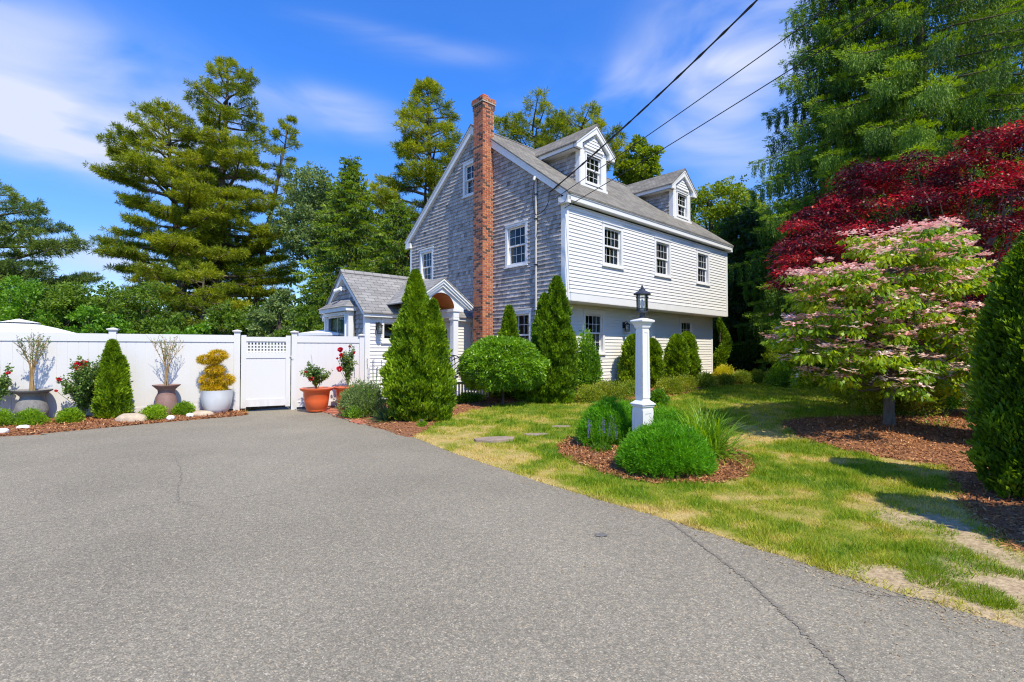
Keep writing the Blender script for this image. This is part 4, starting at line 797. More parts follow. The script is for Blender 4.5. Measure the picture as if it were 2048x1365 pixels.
def lantern(parent_label, loc, rz, cat='wall lantern', s=1.):
    t = thing('wall_lantern', parent_label, cat, loc, rz)
    b = B(); b.box((-.05 * s, -.03 * s, -.09 * s), (.05 * s, 0, .11 * s)); b.build('back_plate', M['black'], t)
    b = B(); b.tube([(0, -.02 * s, .06 * s), (0, -.09 * s, .12 * s), (0, -.15 * s, .11 * s), (0, -.15 * s, .06 * s)], .012 * s, 8); b.build('arm', M['black'], t)
    b = B(); b.lathe([(.015, .09), (.05, .06), (.10, .03), (.10, .02), (.085, .02)], (0, -.15 * s, 0), 20)
    for k in range(4):
        a = math.pi / 4 + k * math.pi / 2; b.tube([(.075 * math.cos(a), -.15 * s + .075 * math.sin(a), .02), (.07 * math.cos(a), -.15 * s + .07 * math.sin(a), -.19)], .006, 6)
    b.lathe([(.03, -.22), (.08, -.20), (.08, -.185), (.06, -.185)], (0, -.15 * s, 0), 20); 
    for z in (-.03, -.14): b.lathe([(.076, z), (.079, z + .008), (.070, z + .008)], (0, -.15 * s, 0), 20, close=True)
    b.build('cage', M['black'], t)
    b = B(); b.lathe([(.066, -.18), (.068, .02)], (0, -.15 * s, 0), 20, close=True); b.build('glass_shade', M['lglass'], t, smooth=True)
    b = B(); b.lathe([(.012, -.18), (.012, -.10), (.022, -.06), (.012, -.02), (.002, -.01)], (0, -.15 * s, 0), 12); b.build('bulb', M['canvas'], t, smooth=True)
    return t
def details():
    lantern('black wall lantern on the white clapboards of the low wing', hw(-3.36, 4.08, 2.16), HA)
    lantern('black wall lantern beside the front door under the overhang', hw(3.55, INS - .02, 2.30), HA)
    # electric service mast, cable, weatherhead
    t = thing('service_conduit', 'white painted electric service pipe running up the shingled gable', 'conduit', hw(0, 1.04, 0), HA)
    b = B(); b.tube([(-.06, 0, 2.2), (-.06, 0, 6.30)], .03, 10); b.build('pipe', M['conduit'], t, smooth=40)
    b = B(); b.tube([(-.06, 0, 6.28), (-.06, -.0, 6.36), (-.09, -.02, 6.40), (-.15, -.03, 6.36), (-.17, -.03, 6.28)], [.035, .04, .045, .045, .04], 10); b.build('weatherhead', M['conduit'], t, smooth=40)
    b = B()
    for z in (2.6, 3.9, 5.2, 5.9): b.box((-.10, -.05, z), (.0, .05, z + .03))
    b.build('bracket', M['black'], t)
    # three overhead cables from the pole out of frame to the gable
    def sag(a, c, s, n=24):
        a, c = np.array(a, float), np.array(c, float); return [tuple(a + (c - a) * k / n - np.array([0, 0, s * 4 * (k / n) * (1 - k / n)])) for k in range(n + 1)]
    a0 = hw(-.13, .42, 5.83); w = thing('overhead_cable', 'thick black overhead cable, uppermost of the three running to the gable', 'cable', a0, 0, 'overhead cables')
    e = at(1560, -45, 8.2); p = sag(a0, e, .10); b = B(); b.tube([tuple(np.array(q) - np.array(a0)) for q in p], .016, 6); 
    for ph in (0, math.pi): b.tube([tuple(np.array(q) - np.array(a0) + .017 * np.array([math.cos(i * 1.7 + ph), 0, math.sin(i * 1.7 + ph)])) for i, q in enumerate(p)], .010, 5)
    b.build('strand', M['wire'], w)
    b = B(); l = [hw(-.16, .42, 5.83), hw(-.2, .42, 5.55), hw(-.22, .55, 5.35), hw(-.2, .8, 5.28), hw(-.14, 1.0, 5.35), hw(-.18, 1.05, 5.8), hw(-.17, 1.0, 6.25)]; b.tube([tuple(np.array(q) - np.array(a0)) for q in smooth_poly3(l)], .012, 6); b.build('drip_loop', M['wire'], w)
    a1 = hw(-.13, .10, 5.66); e = at(1700, -8, 7.6); w = tag(None, None) if False else None
    for (aa, px, py, Y, lab) in ((hw(-.16, .12, 5.62), 1740, -45, 7.4, 'thin black overhead cable, middle one of the three'), (hw(-.05, -.02, 5.30), 1860, -38, 7.0, 'thin black overhead cable, lowest of the three')):
        e = at(px, py, Y); b = B(); b.tube([tuple(np.array(q) - np.array(aa)) for q in sag(aa, e, .05)], .009, 6); o = b.build('overhead_cable', M['wire']); o.location = aa; tag(o, lab, 'cable', 'overhead cables')
    b = B(); l = [hw(-.16, .12, 5.62), hw(-.18, .16, 5.55), hw(-.17, .02, 5.42), hw(-.16, -.15, 5.45), hw(-.15, -.2, 5.62)]; b.tube([tuple(np.array(q) - np.array(a1)) for q in smooth_poly3(l)], .007, 6); o = b.build('cable_loop', M['wire']); o.location = a1; tag(o, 'small loop of black cable hanging at the corner of the eave', 'cable')
def smooth_poly3(pts, n=6):
    P = [np.array(p, float) for p in pts]; out = []; N = len(P)
    for i in range(N - 1):
        p0 = P[max(i - 1, 0)]; p1 = P[i]; p2 = P[i + 1]; p3 = P[min(i + 2, N - 1)]
        for k in range(n): t = k / n; out.append(tuple(.5 * ((2 * p1) + (p2 - p0) * t + (2 * p0 - 5 * p1 + 4 * p2 - p3) * t * t + (3 * p1 - p0 - 3 * p2 + p3) * t ** 3)))
    out.append(tuple(P[-1])); return out
# ------------------------------------------------------------------ fence
FA = np.array([-10.35, 9.95]); FD = np.array([.8938, .4485]); FANG = math.atan2(FD[1], FD[0])
def fpos(px):  # distance along the fence line where a photograph column meets it
    k = (px - 1024) / FP; return (k * FA[1] - FA[0]) / (FD[0] - k * FD[1])
def fence_build():
    zt = 1.86
    def post(parent, s, w=.13, top=1.92):
        b = B(); b.box((s - w / 2, -w / 2, 0), (s + w / 2, w / 2, top)); o = b.build('post', M['vinyl'], parent)
        b = B(); b.box((s - w / 2 - .012, -w / 2 - .012, top), (s + w / 2 + .012, w / 2 + .012, top + .022)); b.box((s - w / 2 - .035, -w / 2 - .035, top + .022), (s + w / 2 + .035, w / 2 + .035, top + .042))
        a = w / 2 + .035; b.add([(s - a, -a, top + .042), (s + a, -a, top + .042), (s + a, a, top + .042), (s - a, a, top + .042), (s, 0, top + .075)], [(0, 1, 4), (1, 2, 4), (2, 3, 4), (3, 0, 4)]); b.build('post_cap', M['vinyl'], o)
    def panel(parent, s0, s1, z0=.09):
        b = B(); n = max(1, round((s1 - s0) / .17)); w = (s1 - s0) / n
        for i in range(n):
            x = s0 + i * w; b.box((x + .004, -.016, z0 + .12), (x + w - .004, .016, zt - .165)); b.box((x - .004, -.010, z0 + .12), (x + .004, .010, zt - .165))
        b.build('panel', M['vinyl'], parent)
        b = B(); b.box((s0, -.035, zt - .17), (s1, .035, zt - .002)); b.build('top_rail', M['vinyl'], parent); b = B(); b.box((s0, -.035, z0), (s1, .035, z0 + .13)); b.build('bottom_rail', M['vinyl'], parent)
    P1, P2, P3, P4 = fpos(226), fpos(474.5), fpos(588.5), fpos(723)
    base = (FA[0], FA[1], 0); step = P2 - P1
    F = thing('fence', 'long white vinyl privacy fence left of the gate behind the potted plants', 'fence', base, FANG)
    for k in range(-2, 2): post(F, P1 + k * step)
    for k in range(-3, 1): panel(F, P1 + k * step + .065, P1 + (k + 1) * step - .065)
    F2 = thing('fence', 'short white vinyl fence section between the gate and the wing', 'fence', base, FANG)
    post(F2, P3); post(F2, P4, .12, 1.86); panel(F2, P3 + .065, P4 - .06, .06)
    G = thing('gate', 'white vinyl gate with a lattice strip along its top', 'gate', base, FANG)
    a, c = P2 + .085, P3 - .085; b = B(); b.box((a, -.035, .09), (a + .11, .035, 1.86)); b.box((c - .11, -.035, .09), (c, .035, 1.86)); b.box((a + .11, -.03, 1.71), (c - .11, .03, 1.82)); b.box((a + .11, -.03, 1.30), (c - .11, .03, 1.44)); b.box((a + .11, -.03, .12), (c - .11, .03, .30)); b.build('gate_frame', M['vinyl'], G)
    b = B(); n = 8; w = (c - a - .22) / n
    for i in range(n): b.box((a + .11 + i * w + .0025, -.014, .30), (a + .11 + (i + 1) * w - .0025, .014, 1.30)); b.box((a + .11 + i * w - .003, -.009, .30), (a + .11 + i * w + .003, .009, 1.30))
    b.build('panel', M['vinyl'], G)
    b = B(); n = 12; w = (c - a - .22) / n
    for i in range(n): b.box((a + .11 + i * w - .0, -.010, 1.44), (a + .11 + i * w + w * .52, .004, 1.71))
    for j in range(4): b.box((a + .11, .004, 1.445 + j * .074), (c - .11, .016, 1.445 + j * .074 + .038))
    b.build('lattice', M['vinyl'], G)
    b = B(); b.box((c - .02, -.06, 1.32), (c + .09, -.04, 1.36)); b.box((c + .02, -.065, 1.24), (c + .08, -.04, 1.28)); b.build('latch', M['conduit'], G)
def lamp_post():
    x, y = 1.81, 6.8; t = thing('lamp_post', 'white panelled lamp post with a black lantern, standing in the round mulch bed', 'lamp post', (x, y, .1), R(30))
    b = B(); b.box((-.097, -.097, -.1), (.097, .097, .62)); b.box((-.112, -.112, .62), (.112, .112, .645)); b.box((-.125, -.125, .645), (.125, .125, .66))
    b.add([(-.125, -.125, .66), (.125, -.125, .66), (.125, .125, .66), (-.125, .125, .66), (-.068, -.068, .71), (.068, -.068, .71), (.068, .068, .71), (-.068, .068, .71)], [(0, 1, 5, 4), (1, 2, 6, 5), (2, 3, 7, 6), (3, 0, 4, 7)])
    for k in range(4):
        q = [(-.095, -.133, .0), (.095, -.133, .0), (.095, -.133, .56), (-.095, -.133, .56)]
    b.build('base', M['white'], t, bevel=.004)
    b = B(); w0, w1 = .067, .060; z0, z1 = .66, 1.72
    b.add([(-w0, -w0, z0), (w0, -w0, z0), (w0, w0, z0), (-w0, w0, z0), (-w1, -w1, z1), (w1, -w1, z1), (w1, w1, z1), (-w1, w1, z1)], [(0, 1, 5, 4), (1, 2, 6, 5), (2, 3, 7, 6), (3, 0, 4, 7), (4, 5, 6, 7)])
    # raised stiles that leave a sunken panel on each face, on shaft and base
    for (A0, A1, Z0, Z1, sw, bw, d) in ((w0, w1, .74, 1.68, .018, .04, .006), (.097, .097, .0, .58, .022, .05, .006)):
        for k in range(4):
            Rm = Matrix.Rotation(k * math.pi / 2, 4, 'Z')
            def P(s, z, o):
                tt = (z - Z0) / (Z1 - Z0); a = A0 + (A1 - A0) * tt; return tuple(Rm @ Vector((s * (a + d), -(a + o), z)))
            def slab(s0, s1, za, zb):
                v = [P(s0, za, 0), P(s1, za, 0), P(s1, zb, 0), P(s0, zb, 0), P(s0, za, d), P(s1, za, d), P(s1, zb, d), P(s0, zb, d)]
                b.add(v, [(4, 5, 6, 7), (0, 1, 5, 4), (1, 2, 6, 5), (2, 3, 7, 6), (3, 0, 4, 7)])
            m_ = 1 - sw * 2 / A0; slab(-1, -m_, Z0, Z1); slab(m_, 1, Z0, Z1); slab(-m_, m_, Z0, Z0 + bw); slab(-m_, m_, Z1 - bw, Z1)
    b.build('shaft', M['white'], t)
    b = B(); pr = [(.068, 1.70), (.076, 1.72), (.078, 1.735), (.092, 1.765), (.118, 1.79), (.118, 1.805), (.108, 1.815), (.045, 1.84)]; r2 = math.sqrt(2); b.lathe([(r * r2, z) for r, z in pr], (0, 0, 0), 4, sq=True); b.build('post_cap', M['white'], t)
    # lantern
    z = 1.84; b = B(); b.lathe([(.045, 0), (.045, .02), (.035, .025), (.035, .07), (.075, .075), (.085, .085), (.085, .10), (.04, .105)], (0, 0, z), 28); b.build('lantern_base', M['bronze'], t, smooth=35)
    b = B()
    for k in range(6):
        a = k * math.pi / 3 + .3; b.tube([(.072 * math.cos(a), .072 * math.sin(a), z + .1), (.079 * math.cos(a), .079 * math.sin(a), z + .335)], .0045, 6)
    for zz in (.13, .285): b.lathe([(.074 + zz * .02, zz), (.081 + zz * .02, zz), (.081 + zz * .02, zz + .008), (.074 + zz * .02, zz + .008), (.074 + zz * .02, zz)], (0, 0, z), 28, close=True)
    b.build('lantern_cage', M['bronze'], t)
    b = B(); b.lathe([(.068, .105), (.073, .33)], (0, 0, z), 28, close=True); b.build('lantern_glass', M['lglass'], t, smooth=True)
    b = B(); b.lathe([(.016, .1), (.018, .16), (.028, .19), (.026, .23), (.012, .26), (.002, .265)], (0, 0, z), 14); b.build('bulb', M['canvas'], t, smooth=True)
    b = B(); b.lathe([(.10, .33), (.118, .328), (.118, .34), (.085, .365), (.045, .385), (.042, .405), (.022, .41), (.026, .425), (.012, .435), (.014, .45), (.003, .465)], (0, 0, z), 28); b.build('lantern_roof', M['bronze'], t, smooth=35)
def railing():
    a = np.array([-1.65, 11.9]); c = np.array([-.55, 13.25]); d = c - a; L = np.linalg.norm(d); ang = math.atan2(d[1], d[0]); z0 = .08
    t = thing('picket_railing', 'low white picket railing partly hidden behind the round green tree', 'railing', (a[0], a[1], z0), ang)
    b = B(); b.box((0, -.03, .56), (L, .03, .62)); b.box((0, -.02, .10), (L, .02, .15)); b.build('rail', M['white'], t)
    n = 14
    for i in range(n):
        x = .18 + (L - .2) * i / n; b = B(); b.box((x - .016, -.016, .15), (x + .016, .016, .56)); b.build('baluster', M['white'], t)
    b = B(); b.box((-.02, -.07, -.1), (.12, .07, .64)); b.box((-.04, -.09, .64), (.14, .09, .67)); b.box((-.05, -.10, -.1), (.15, .10, .08)); b.build('newel', M['white'], t)
def armillary():
    c = at(906, 731, 11.9); t = thing('armillary_sphere', 'black iron armillary sphere with an arrow on a pedestal by the porch', 'garden ornament', (c[0], c[1], .05), 0)
    r = .24; cz = c[2] - .05
    def ring(rx, ry, n=40):
        ax = Matrix.Rotation(rx, 4, 'X') @ Matrix.Rotation(ry, 4, 'Y'); b = B(); b.tube([tuple(Vector((0, 0, cz)) + ax @ Vector((r * math.cos(k * 2 * math.pi / n), r * math.sin(k * 2 * math.pi / n), 0))) for k in range(n + 1)], .011, 6, False); b.build('ring', M['black'], t)
    ring(R(90), R(20)); ring(R(85), R(85)); ring(R(35), R(-35)); ring(R(70), R(-40))
    b = B(); d = np.array([.8, .1, .55]); d /= np.linalg.norm(d); p0 = np.array([0, 0, cz]) - d * .33; p1 = np.array([0, 0, cz]) + d * .38; b.tube([tuple(p0), tuple(p1)], .010, 6); b.tube([tuple(p1 - d * .05), tuple(p1 - d * .03), tuple(p1 + d * .05)], [.008, .03, .001], 6); b.tube([tuple(p0), tuple(p0 + d * .06)], [.03, .008], 4); b.build('arrow', M['black'], t)
    b = B(); b.lathe([(.16, 0), (.16, .05), (.09, .1), (.07, .3), (.08, cz - r - .08), (.13, cz - r - .05), (.13, cz - r - .02), (.02, cz - r)], (0, 0, 0), 20); b.build('pedestal', M['concrete'], t, smooth=35)
def bench():
    c = at(1466, 748, 19.3); t = thing('stone_bench', 'low grey stone bench beyond the yellow shrub at the corner of the house', 'bench', (c[0], c[1], .17), R(8))
    b = B(); b.box((-.42, -.16, .40), (.42, .16, .47)); b.build('seat', M['stonegrey'], t, bevel=.01)
    for s in (-1, 1): b = B(); b.box((s * .28 - .05, -.12, -.05), (s * .28 + .05, .12, .40)); b.build('leg', M['stonegrey'], t, bevel=.01)
def umbrella(name_label, px, py, Y, rad, rz=0.):
    c = at(px, py, Y); t = thing('patio_umbrella', name_label, 'patio umbrella', (c[0], c[1], 0), rz, 'patio umbrellas beyond the fence'); top = c[2]
    b = B(); n = 8; ring = []
    for (r, z) in ((.0, 0), (.30 * rad, -.09), (.62 * rad, -.20), (rad, -.36), (rad, -.44)): ring.append([(r * math.cos(2 * math.pi * k / n + .39), r * math.sin(2 * math.pi * k / n + .39), top + z) for k in range(n)])
    vs = [p for q in ring for p in q]; b.add(vs, [(i * n + k, (i + 1) * n + k, (i + 1) * n + (k + 1) % n, i * n + (k + 1) % n) for i in range(4) for k in range(n)]); b.build('canopy', M['canvas'], t)
    b = B(); r0 = .36 * rad; b.add([(0, 0, top + .06)] + [(r0 * math.cos(2 * math.pi * k / n + .39), r0 * math.sin(2 * math.pi * k / n + .39), top - .06) for k in range(n)], [(0, k + 1, (k + 1) % n + 1) for k in range(n)]); b.build('vent', M['canvas'], t)
    b = B(); b.tube([(0, 0, 0), (0, 0, top)], .025, 10); b.build('pole', M['conduit'], t)
STONES = []
def stone(px, py, rx, ry, rz_, m, name, label, cat, seed, z=None, ang=0., group=None, sink=.3):
    x, y = gp(px, py); g = rs(seed); b = B(); n, mrows = 14, 8; vs = []
    for i in range(mrows + 1):
        ph = math.pi * i / mrows
        for k in range(n):
            th = 2 * math.pi * k / n; q = np.array([math.sin(ph) * math.cos(th), math.sin(ph) * math.sin(th), math.cos(ph)]); q = np.sign(q) * np.abs(q) ** .8
            k_ = 1 + .16 * (vnoise(q[0] * 2 + 9, q[1] * 2 + q[2] * 3, .8, seed) - .5) * 2; vs.append((q[0] * rx * k_, q[1] * ry * k_, q[2] * rz_ * k_))
    b.add(vs, [(i * n + k, (i + 1) * n + k, (i + 1) * n + (k + 1) % n, i * n + (k + 1) % n) for i in range(mrows) for k in range(n)])
    o = b.build(name, m, None, smooth=50); o.location = (x, y, float(gz(x, y)) + rz_ * (1 - 2 * sink) * .5 + .02); o.rotation_euler = (0, 0, ang); tag(o, label, cat, group); return o
def flagstones():
    for i, (px, py, rx, ry, an, lab) in enumerate([(990, 883, .34, .20, .3, 'large flat brown flagstone lying in the lawn near the drive'), (1072, 871, .24, .13, .2, 'grey flagstone sunk in the grass, right of the large one'), (1122, 855, .20, .11, .1, 'pale flagstone in the grass, third from the drive'), (1175, 846, .14, .07, 0, 'small pale stone in the lawn left of the lamp bed')]):
        x, y = gp(px, py); g = random.Random(i); b = B(); z = float(gz(x, y)); k = 7; P = []
        for j in range(k):
            a = j * 2 * math.pi / k + g.uniform(-.2, .2); P.append((rx * math.cos(a) * g.uniform(.85, 1.1), ry * math.sin(a) * g.uniform(.85, 1.1), 0))
        b.prism(P, (0, 0, .045 if i == 0 else .018)); o = b.build('flagstone', M['stonegrey']); o.location = (x, y, z + .004); o.rotation_euler = (0, 0, an); tag(o, lab, 'flagstone', 'flagstones in the lawn'); STONES.append((x, y, rx * .95, ry * .95))

# ------------------------------------------------------------------ plants
def blobleaves(g, centers, radii, n, L, W, up=.3, out=.8, rnd=.7, shell=.55, squash=None, clumpt=.25, fold=.12):
    """leaves gathered in ellipsoid clumps. centers (k,3), radii (k,3)"""
    centers = np.asarray(centers, float); radii = np.asarray(radii, float); vol = np.prod(radii, 1) ** (2 / 3); idx = g.choice(len(centers), n, p=vol / vol.sum())
    u = rdir(g, n); r = shell + (1 - shell) * g.random(n) ** .7; r *= 1 + .12 * g.normal(size=n)
    P = centers[idx] + u * radii[idx] * r[:, None]
    D = nrm(u * out + rdir(g, n) * rnd + np.array([0, 0, up])); S = randside(g, D)
    t = np.clip(.5 + (g.random(len(centers)) - .5)[idx] * 2 * clumpt + g.normal(0, .16, n), 0, 1)
    return leafV(P, D, S, L * g.uniform(.65, 1.3, n), W * g.uniform(.7, 1.25, n), fold), t
def branches(b, base, trunk_r, tips, g, h0, seg=6, fork=None):
    base = np.array(base, float)
    for tp in tips:
        tp = np.array(tp, float); st = base + np.array([0, 0, h0 * g.uniform(.6, 1.05)]); 
        if tp[2] < st[2] + .2: st[2] = max(base[2] + .2, tp[2] - .4)
        mid = (st + tp) / 2 + g.normal(0, .06, 3) * np.linalg.norm(tp - st) + np.array([0, 0, .05]); b.tube([st, mid, tp], [trunk_r * .45, trunk_r * .28, trunk_r * .08], seg)
def arborvitae(name, label, cat, loc, h, r, n, m='arb', seed=1, group=None, leaders=None, profile=None, leaf=.05, base=0., rz=0., lean=(0, 0)):
    """dense upright evergreen of vertical fan sprays"""
    g = rs(seed); t = thing(name, label, cat, (loc[0], loc[1], float(gz(*loc[:2])) if len(loc) < 3 else loc[2]), rz, group)
    prof = profile or (lambda q: np.minimum(1, (q / .10) ** .4 * .75 + .25) * np.clip(1 - q ** 1.9, 0, 1) ** .62 * (1 - .25 * q))
    V = []; T = []
    for (dx, dy, hh, rr, fr) in (leaders or [(0, 0, 1, 1, 1)]):
        k = int(n * fr); q = g.random(k) ** .9; a = g.uniform(0, 2 * math.pi, k)
        lump = vnoise(a * 2.4 * max(1, rr * r * 2), q * hh * h * 5.2, 1., seed, 3)
        deep = g.random(k) ** 2.2
        lump = np.clip((lump - .5) * 1.7 + .5, 0, 1); stray = np.where(g.random(k) < .05, g.uniform(1.04, 1.16, k), 1.); big = vnoise(a * 1.1 + 3, q * hh * h * 1.5 + 7, 1., seed + 5, 2); R_ = stray * (.80 + .40 * big) * prof(q) * r * rr * (.66 + .48 * lump) * (1 - .36 * deep) + .004
        P = np.stack([dx + R_ * np.cos(a) + lean[0] * q, dy + R_ * np.sin(a) + lean[1] * q, base + q * hh * (h - base)], -1)
        O = np.stack([np.cos(a), np.sin(a), np.zeros(k)], -1); D = nrm(O * (.55 + .3 * g.normal(size=(k, 1))) + np.array([0, 0, .85]) + rdir(g, k) * .45)
        tang = np.stack([-np.sin(a), np.cos(a), np.zeros(k)], -1); S = nrm(O * g.normal(size=(k, 1)) + tang * g.normal(size=(k, 1)) * .8 + rdir(g, k) * .3)
        V.append(leafV(P, D, S, leaf * 1.7 * g.uniform(.6, 1.4, k), leaf * .75 * g.uniform(.6, 1.3, k), .1, .55)); T.append(np.clip(.22 + .55 * lump + g.normal(0, .17, k) - .15 * deep * 0, 0, 1))
    npmesh('foliage', np.concatenate(V), np.concatenate(T), 4, M[m], t)
    b = B(); b.tube([(0, 0, -.05), (0, 0, h * .8)], [max(.03, r * .09), .01], 8)
    # solid core for the dead inside: added against light leaks, shade in its colour
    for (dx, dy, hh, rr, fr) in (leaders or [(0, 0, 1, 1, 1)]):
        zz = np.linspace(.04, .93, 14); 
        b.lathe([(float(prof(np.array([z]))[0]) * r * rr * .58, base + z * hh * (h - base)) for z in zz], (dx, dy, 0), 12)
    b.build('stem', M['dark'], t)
    return t
def shrub(name, label, cat, loc, rx, ry, h, n, m, seed, L=.05, W=.02, group=None, clumps=14, up=.5, stem=True, lift=.12, z=None, cr=.42, trunkm='bark', petals=None):
    g = rs(seed); t = thing(name, label, cat, (loc[0], loc[1], float(gz(*loc[:2])) if z is None else z), g.uniform(0, 6), group)
    u = rdir(g, clumps); u[:, 2] = np.abs(u[:, 2]) * 1.0; c = u * np.array([rx, ry, h * .72]) * g.uniform(.45, .72, (clumps, 1)); c[:, 2] += h * lift
    c = np.concatenate([c, [[0, 0, h * .42]]]); rad = np.array([[rx * cr, ry * cr, h * .30]]) * g.uniform(.75, 1.2, (len(c), 1)); rad[-1] = [rx * .7, ry * .7, h * .42]
    V, T = blobleaves(g, c, rad, n, L, W, up=up); npmesh('foliage', V, T, 4, M[m], t)
    b = B(); branches(b, (0, 0, -.05), .03 + .02 * h, c[:10], g, h * .15, 5); b.build('stems', M[trunkm], t)
    if petals:
        pm, k, s = petals; i = g.choice(len(c), k); u = rdir(g, k); u[:, 2] = np.abs(u[:, 2]); P = c[i] + u * rad[i] * 1.05; V, T = flowers(g, P, s); npmesh('flowers', V, T, 4, M[pm], t)
    return t
def flowers(g, P, s, petals=14):
    k = len(P); P = np.repeat(P, petals, 0); D = rdir(g, len(P)); D[:, 2] += .4; D = nrm(D); S = randside(g, D)
    return leafV(P, D, S, s * g.uniform(.7, 1.2, len(P)), s * .8, .25, .6), np.clip(g.normal(.5, .2, len(P)), 0, 1)
def broadleaf(name, label, loc, h, rx, ry, zc, rz_, n, m, seed, L=.16, W=.09, group=None, clumps=40, trunk=.2, cr=.30, bark='bark', cat='tree', z=0., shell=.5, lean=(0, 0), low=None):
    g = rs(seed); t = thing(name, label, cat, (loc[0], loc[1], z), 0, group)
    u = rdir(g, clumps); r = g.uniform(.35, .95, (clumps, 1)) ** .7; c = u * np.array([rx, ry, rz_]) * r * .85; c[:, 2] += zc; c[:, 0] += lean[0]; c[:, 1] += lean[1]
    if low is not None: c[:, 2] = np.maximum(c[:, 2], low + g.uniform(0, .6, clumps))
    rad = np.stack([np.full(clumps, rx * cr), np.full(clumps, ry * cr), np.full(clumps, rz_ * cr * .62)], -1) * g.uniform(.6, 1.25, (clumps, 1))
    # every clump breaks up into sprigs
    sp = 9; cc = np.repeat(c, sp, 0) + rdir(g, clumps * sp) * np.repeat(rad, sp, 0) * g.uniform(.4, 1.15, (clumps * sp, 1)); rr = np.repeat(rad, sp, 0) * g.uniform(.22, .48, (clumps * sp, 1))
    V, T = blobleaves(g, cc, rr, n, L, W, up=.25, shell=shell, clumpt=.22); npmesh('crown', V, T, 4, M[m], t)
    b = B(); th = max(zc - rz_ * .6, h * .25); mid = (lean[0] * .3, lean[1] * .3, th); b.tube([(0, 0, -.1), (0, 0, .4), mid, (lean[0], lean[1], zc + rz_ * .5)], [trunk * 1.35, trunk, trunk * .8, trunk * .2], 10)
    for q in c[:26]:
        s = np.array([lean[0] * .5, lean[1] * .5, min(q[2] * .75, th + (zc - th) * g.random())]); mm = (s + q) / 2 + g.normal(0, .05, 3) * np.linalg.norm(q - s); b.tube([s, mm, q], [trunk * .35, trunk * .22, trunk * .06], 5)
    b.build('trunk', M[bark], t); return t
def pine(name, label, loc, h, clear, rmax, nl, m, seed, group=None, lean=(0., 0.), asym=None, trunk=.35, tuft=1., prof=None, z=-.1, droop=0., L=.36, Wd=.036, nn=24, bark='bark', tw=1.0, flat=1., up0=0.):
    """white pine: limbs in plates of needle tufts on a tall trunk"""
    g = rs(seed); t = thing(name, label, 'tree', (loc[0], loc[1], z), 0, group)
    tp = lambda q: np.array([lean[0] * q ** 1.3, lean[1] * q ** 1.3, h * q]); b = B()
    qs = np.linspace(0, 1, 12); wob = g.normal(0, .06, (12, 2)) * trunk * 2; b.tube([tp(q) + np.array([wob[i, 0], wob[i, 1], 0]) * (q > .05) for i, q in enumerate(qs)], [trunk * (1 - q) ** .75 + .02 for q in qs], 9)
    C = []; Dd = []; tt = []
    prof = prof or (lambda q: (1 - q) ** .55 * (0.6 + .55 * math.sin(min(1, q * 1.6) * math.pi)))
    for i in range(nl):
        q = clear + (1 - clear) * ((i + g.random()) / nl) ** .92; a = i * 2.399 + g.uniform(-.5, .5); ln = rmax * prof((q - clear) / (1 - clear)) * g.uniform(.6, 1.12)
        if asym: ln *= 1 + asym[0] * math.cos(a - asym[1])
        ln = max(ln, .35); o = tp(q); d = np.array([math.cos(a), math.sin(a), 0]); s_ = np.array([-d[1], d[0], 0]); rise = g.uniform(-.12, .30) + up0 + .5 * max(0, (q - .8)) * 2 - droop
        P = [o + d * ln * k + np.array([0, 0, ln * (rise * k + .10 * k * k * (1 + droop))]) + s_ * ln * .10 * math.sin(k * 2.5 + i) for k in np.linspace(0, 1, 6)]
        r0 = .02 + .022 * ln ** 1.1 * trunk / .35; b.tube(P, [r0 * (1 - k) + .012 for k in np.linspace(0, 1, 6)], 5, False); lt = g.uniform(-.2, .2)
        nt = max(5, int(ln * 6.0 * tw))
        for j in range(nt):
            k = .42 + .58 * (j + g.random()) / nt; p = o + d * ln * k + np.array([0, 0, ln * (rise * k + .10 * k * k)]) + s_ * ln * .10 * math.sin(k * 2.5 + i)
            sl_ = ln * .40 * (1.15 - k * .70) * g.uniform(.5, 1.2) + .15; sd = s_ * (1 if j % 2 else -1) + d * g.uniform(.2, .9); sd /= np.linalg.norm(sd)
            m_ = max(2, int(sl_ / .24 * tuft)); 
            if j % 2 == 0: b.tube([p, p + sd * sl_ * .9 + np.array([0, 0, sl_ * .15])], [.012, .006], 3, False)
            for w in range(m_):
                f = (w + 1) / m_; C.append(p + sd * sl_ * f + np.array([0, 0, sl_ * .18 * f]) + g.normal(0, .07, 3) * np.array([1, 1, .6 * flat])); Dd.append(nrm(sd * .6 + d * .4 + np.array([0, 0, .45]))); tt.append(.5 + lt)
        for w in range(4): C.append(P[-1] + g.normal(0, .12, 3)); Dd.append(nrm(d + np.array([0, 0, .6]))); tt.append(.6 + lt)
    for w in range(10): C.append(tp(1) + g.normal(0, .12, 3)); Dd.append(np.array([0, 0, 1.])); tt.append(.6)
    C = np.repeat(np.array(C), nn, 0); Dd = np.repeat(np.array(Dd), nn, 0); tt = np.repeat(np.array(tt), nn); n = len(C)
    D = nrm(Dd * .75 + rdir(g, n)); V = leafV(C + rdir(g, n) * .05, D, randside(g, D), L * g.uniform(.6, 1.25, n), Wd * g.uniform(.7, 1.3, n), .1, .6)
    npmesh('crown', V, np.clip(tt + g.normal(0, .17, n), 0, 1), 4, M[m], t); b.build('trunk', M[bark], t); return t
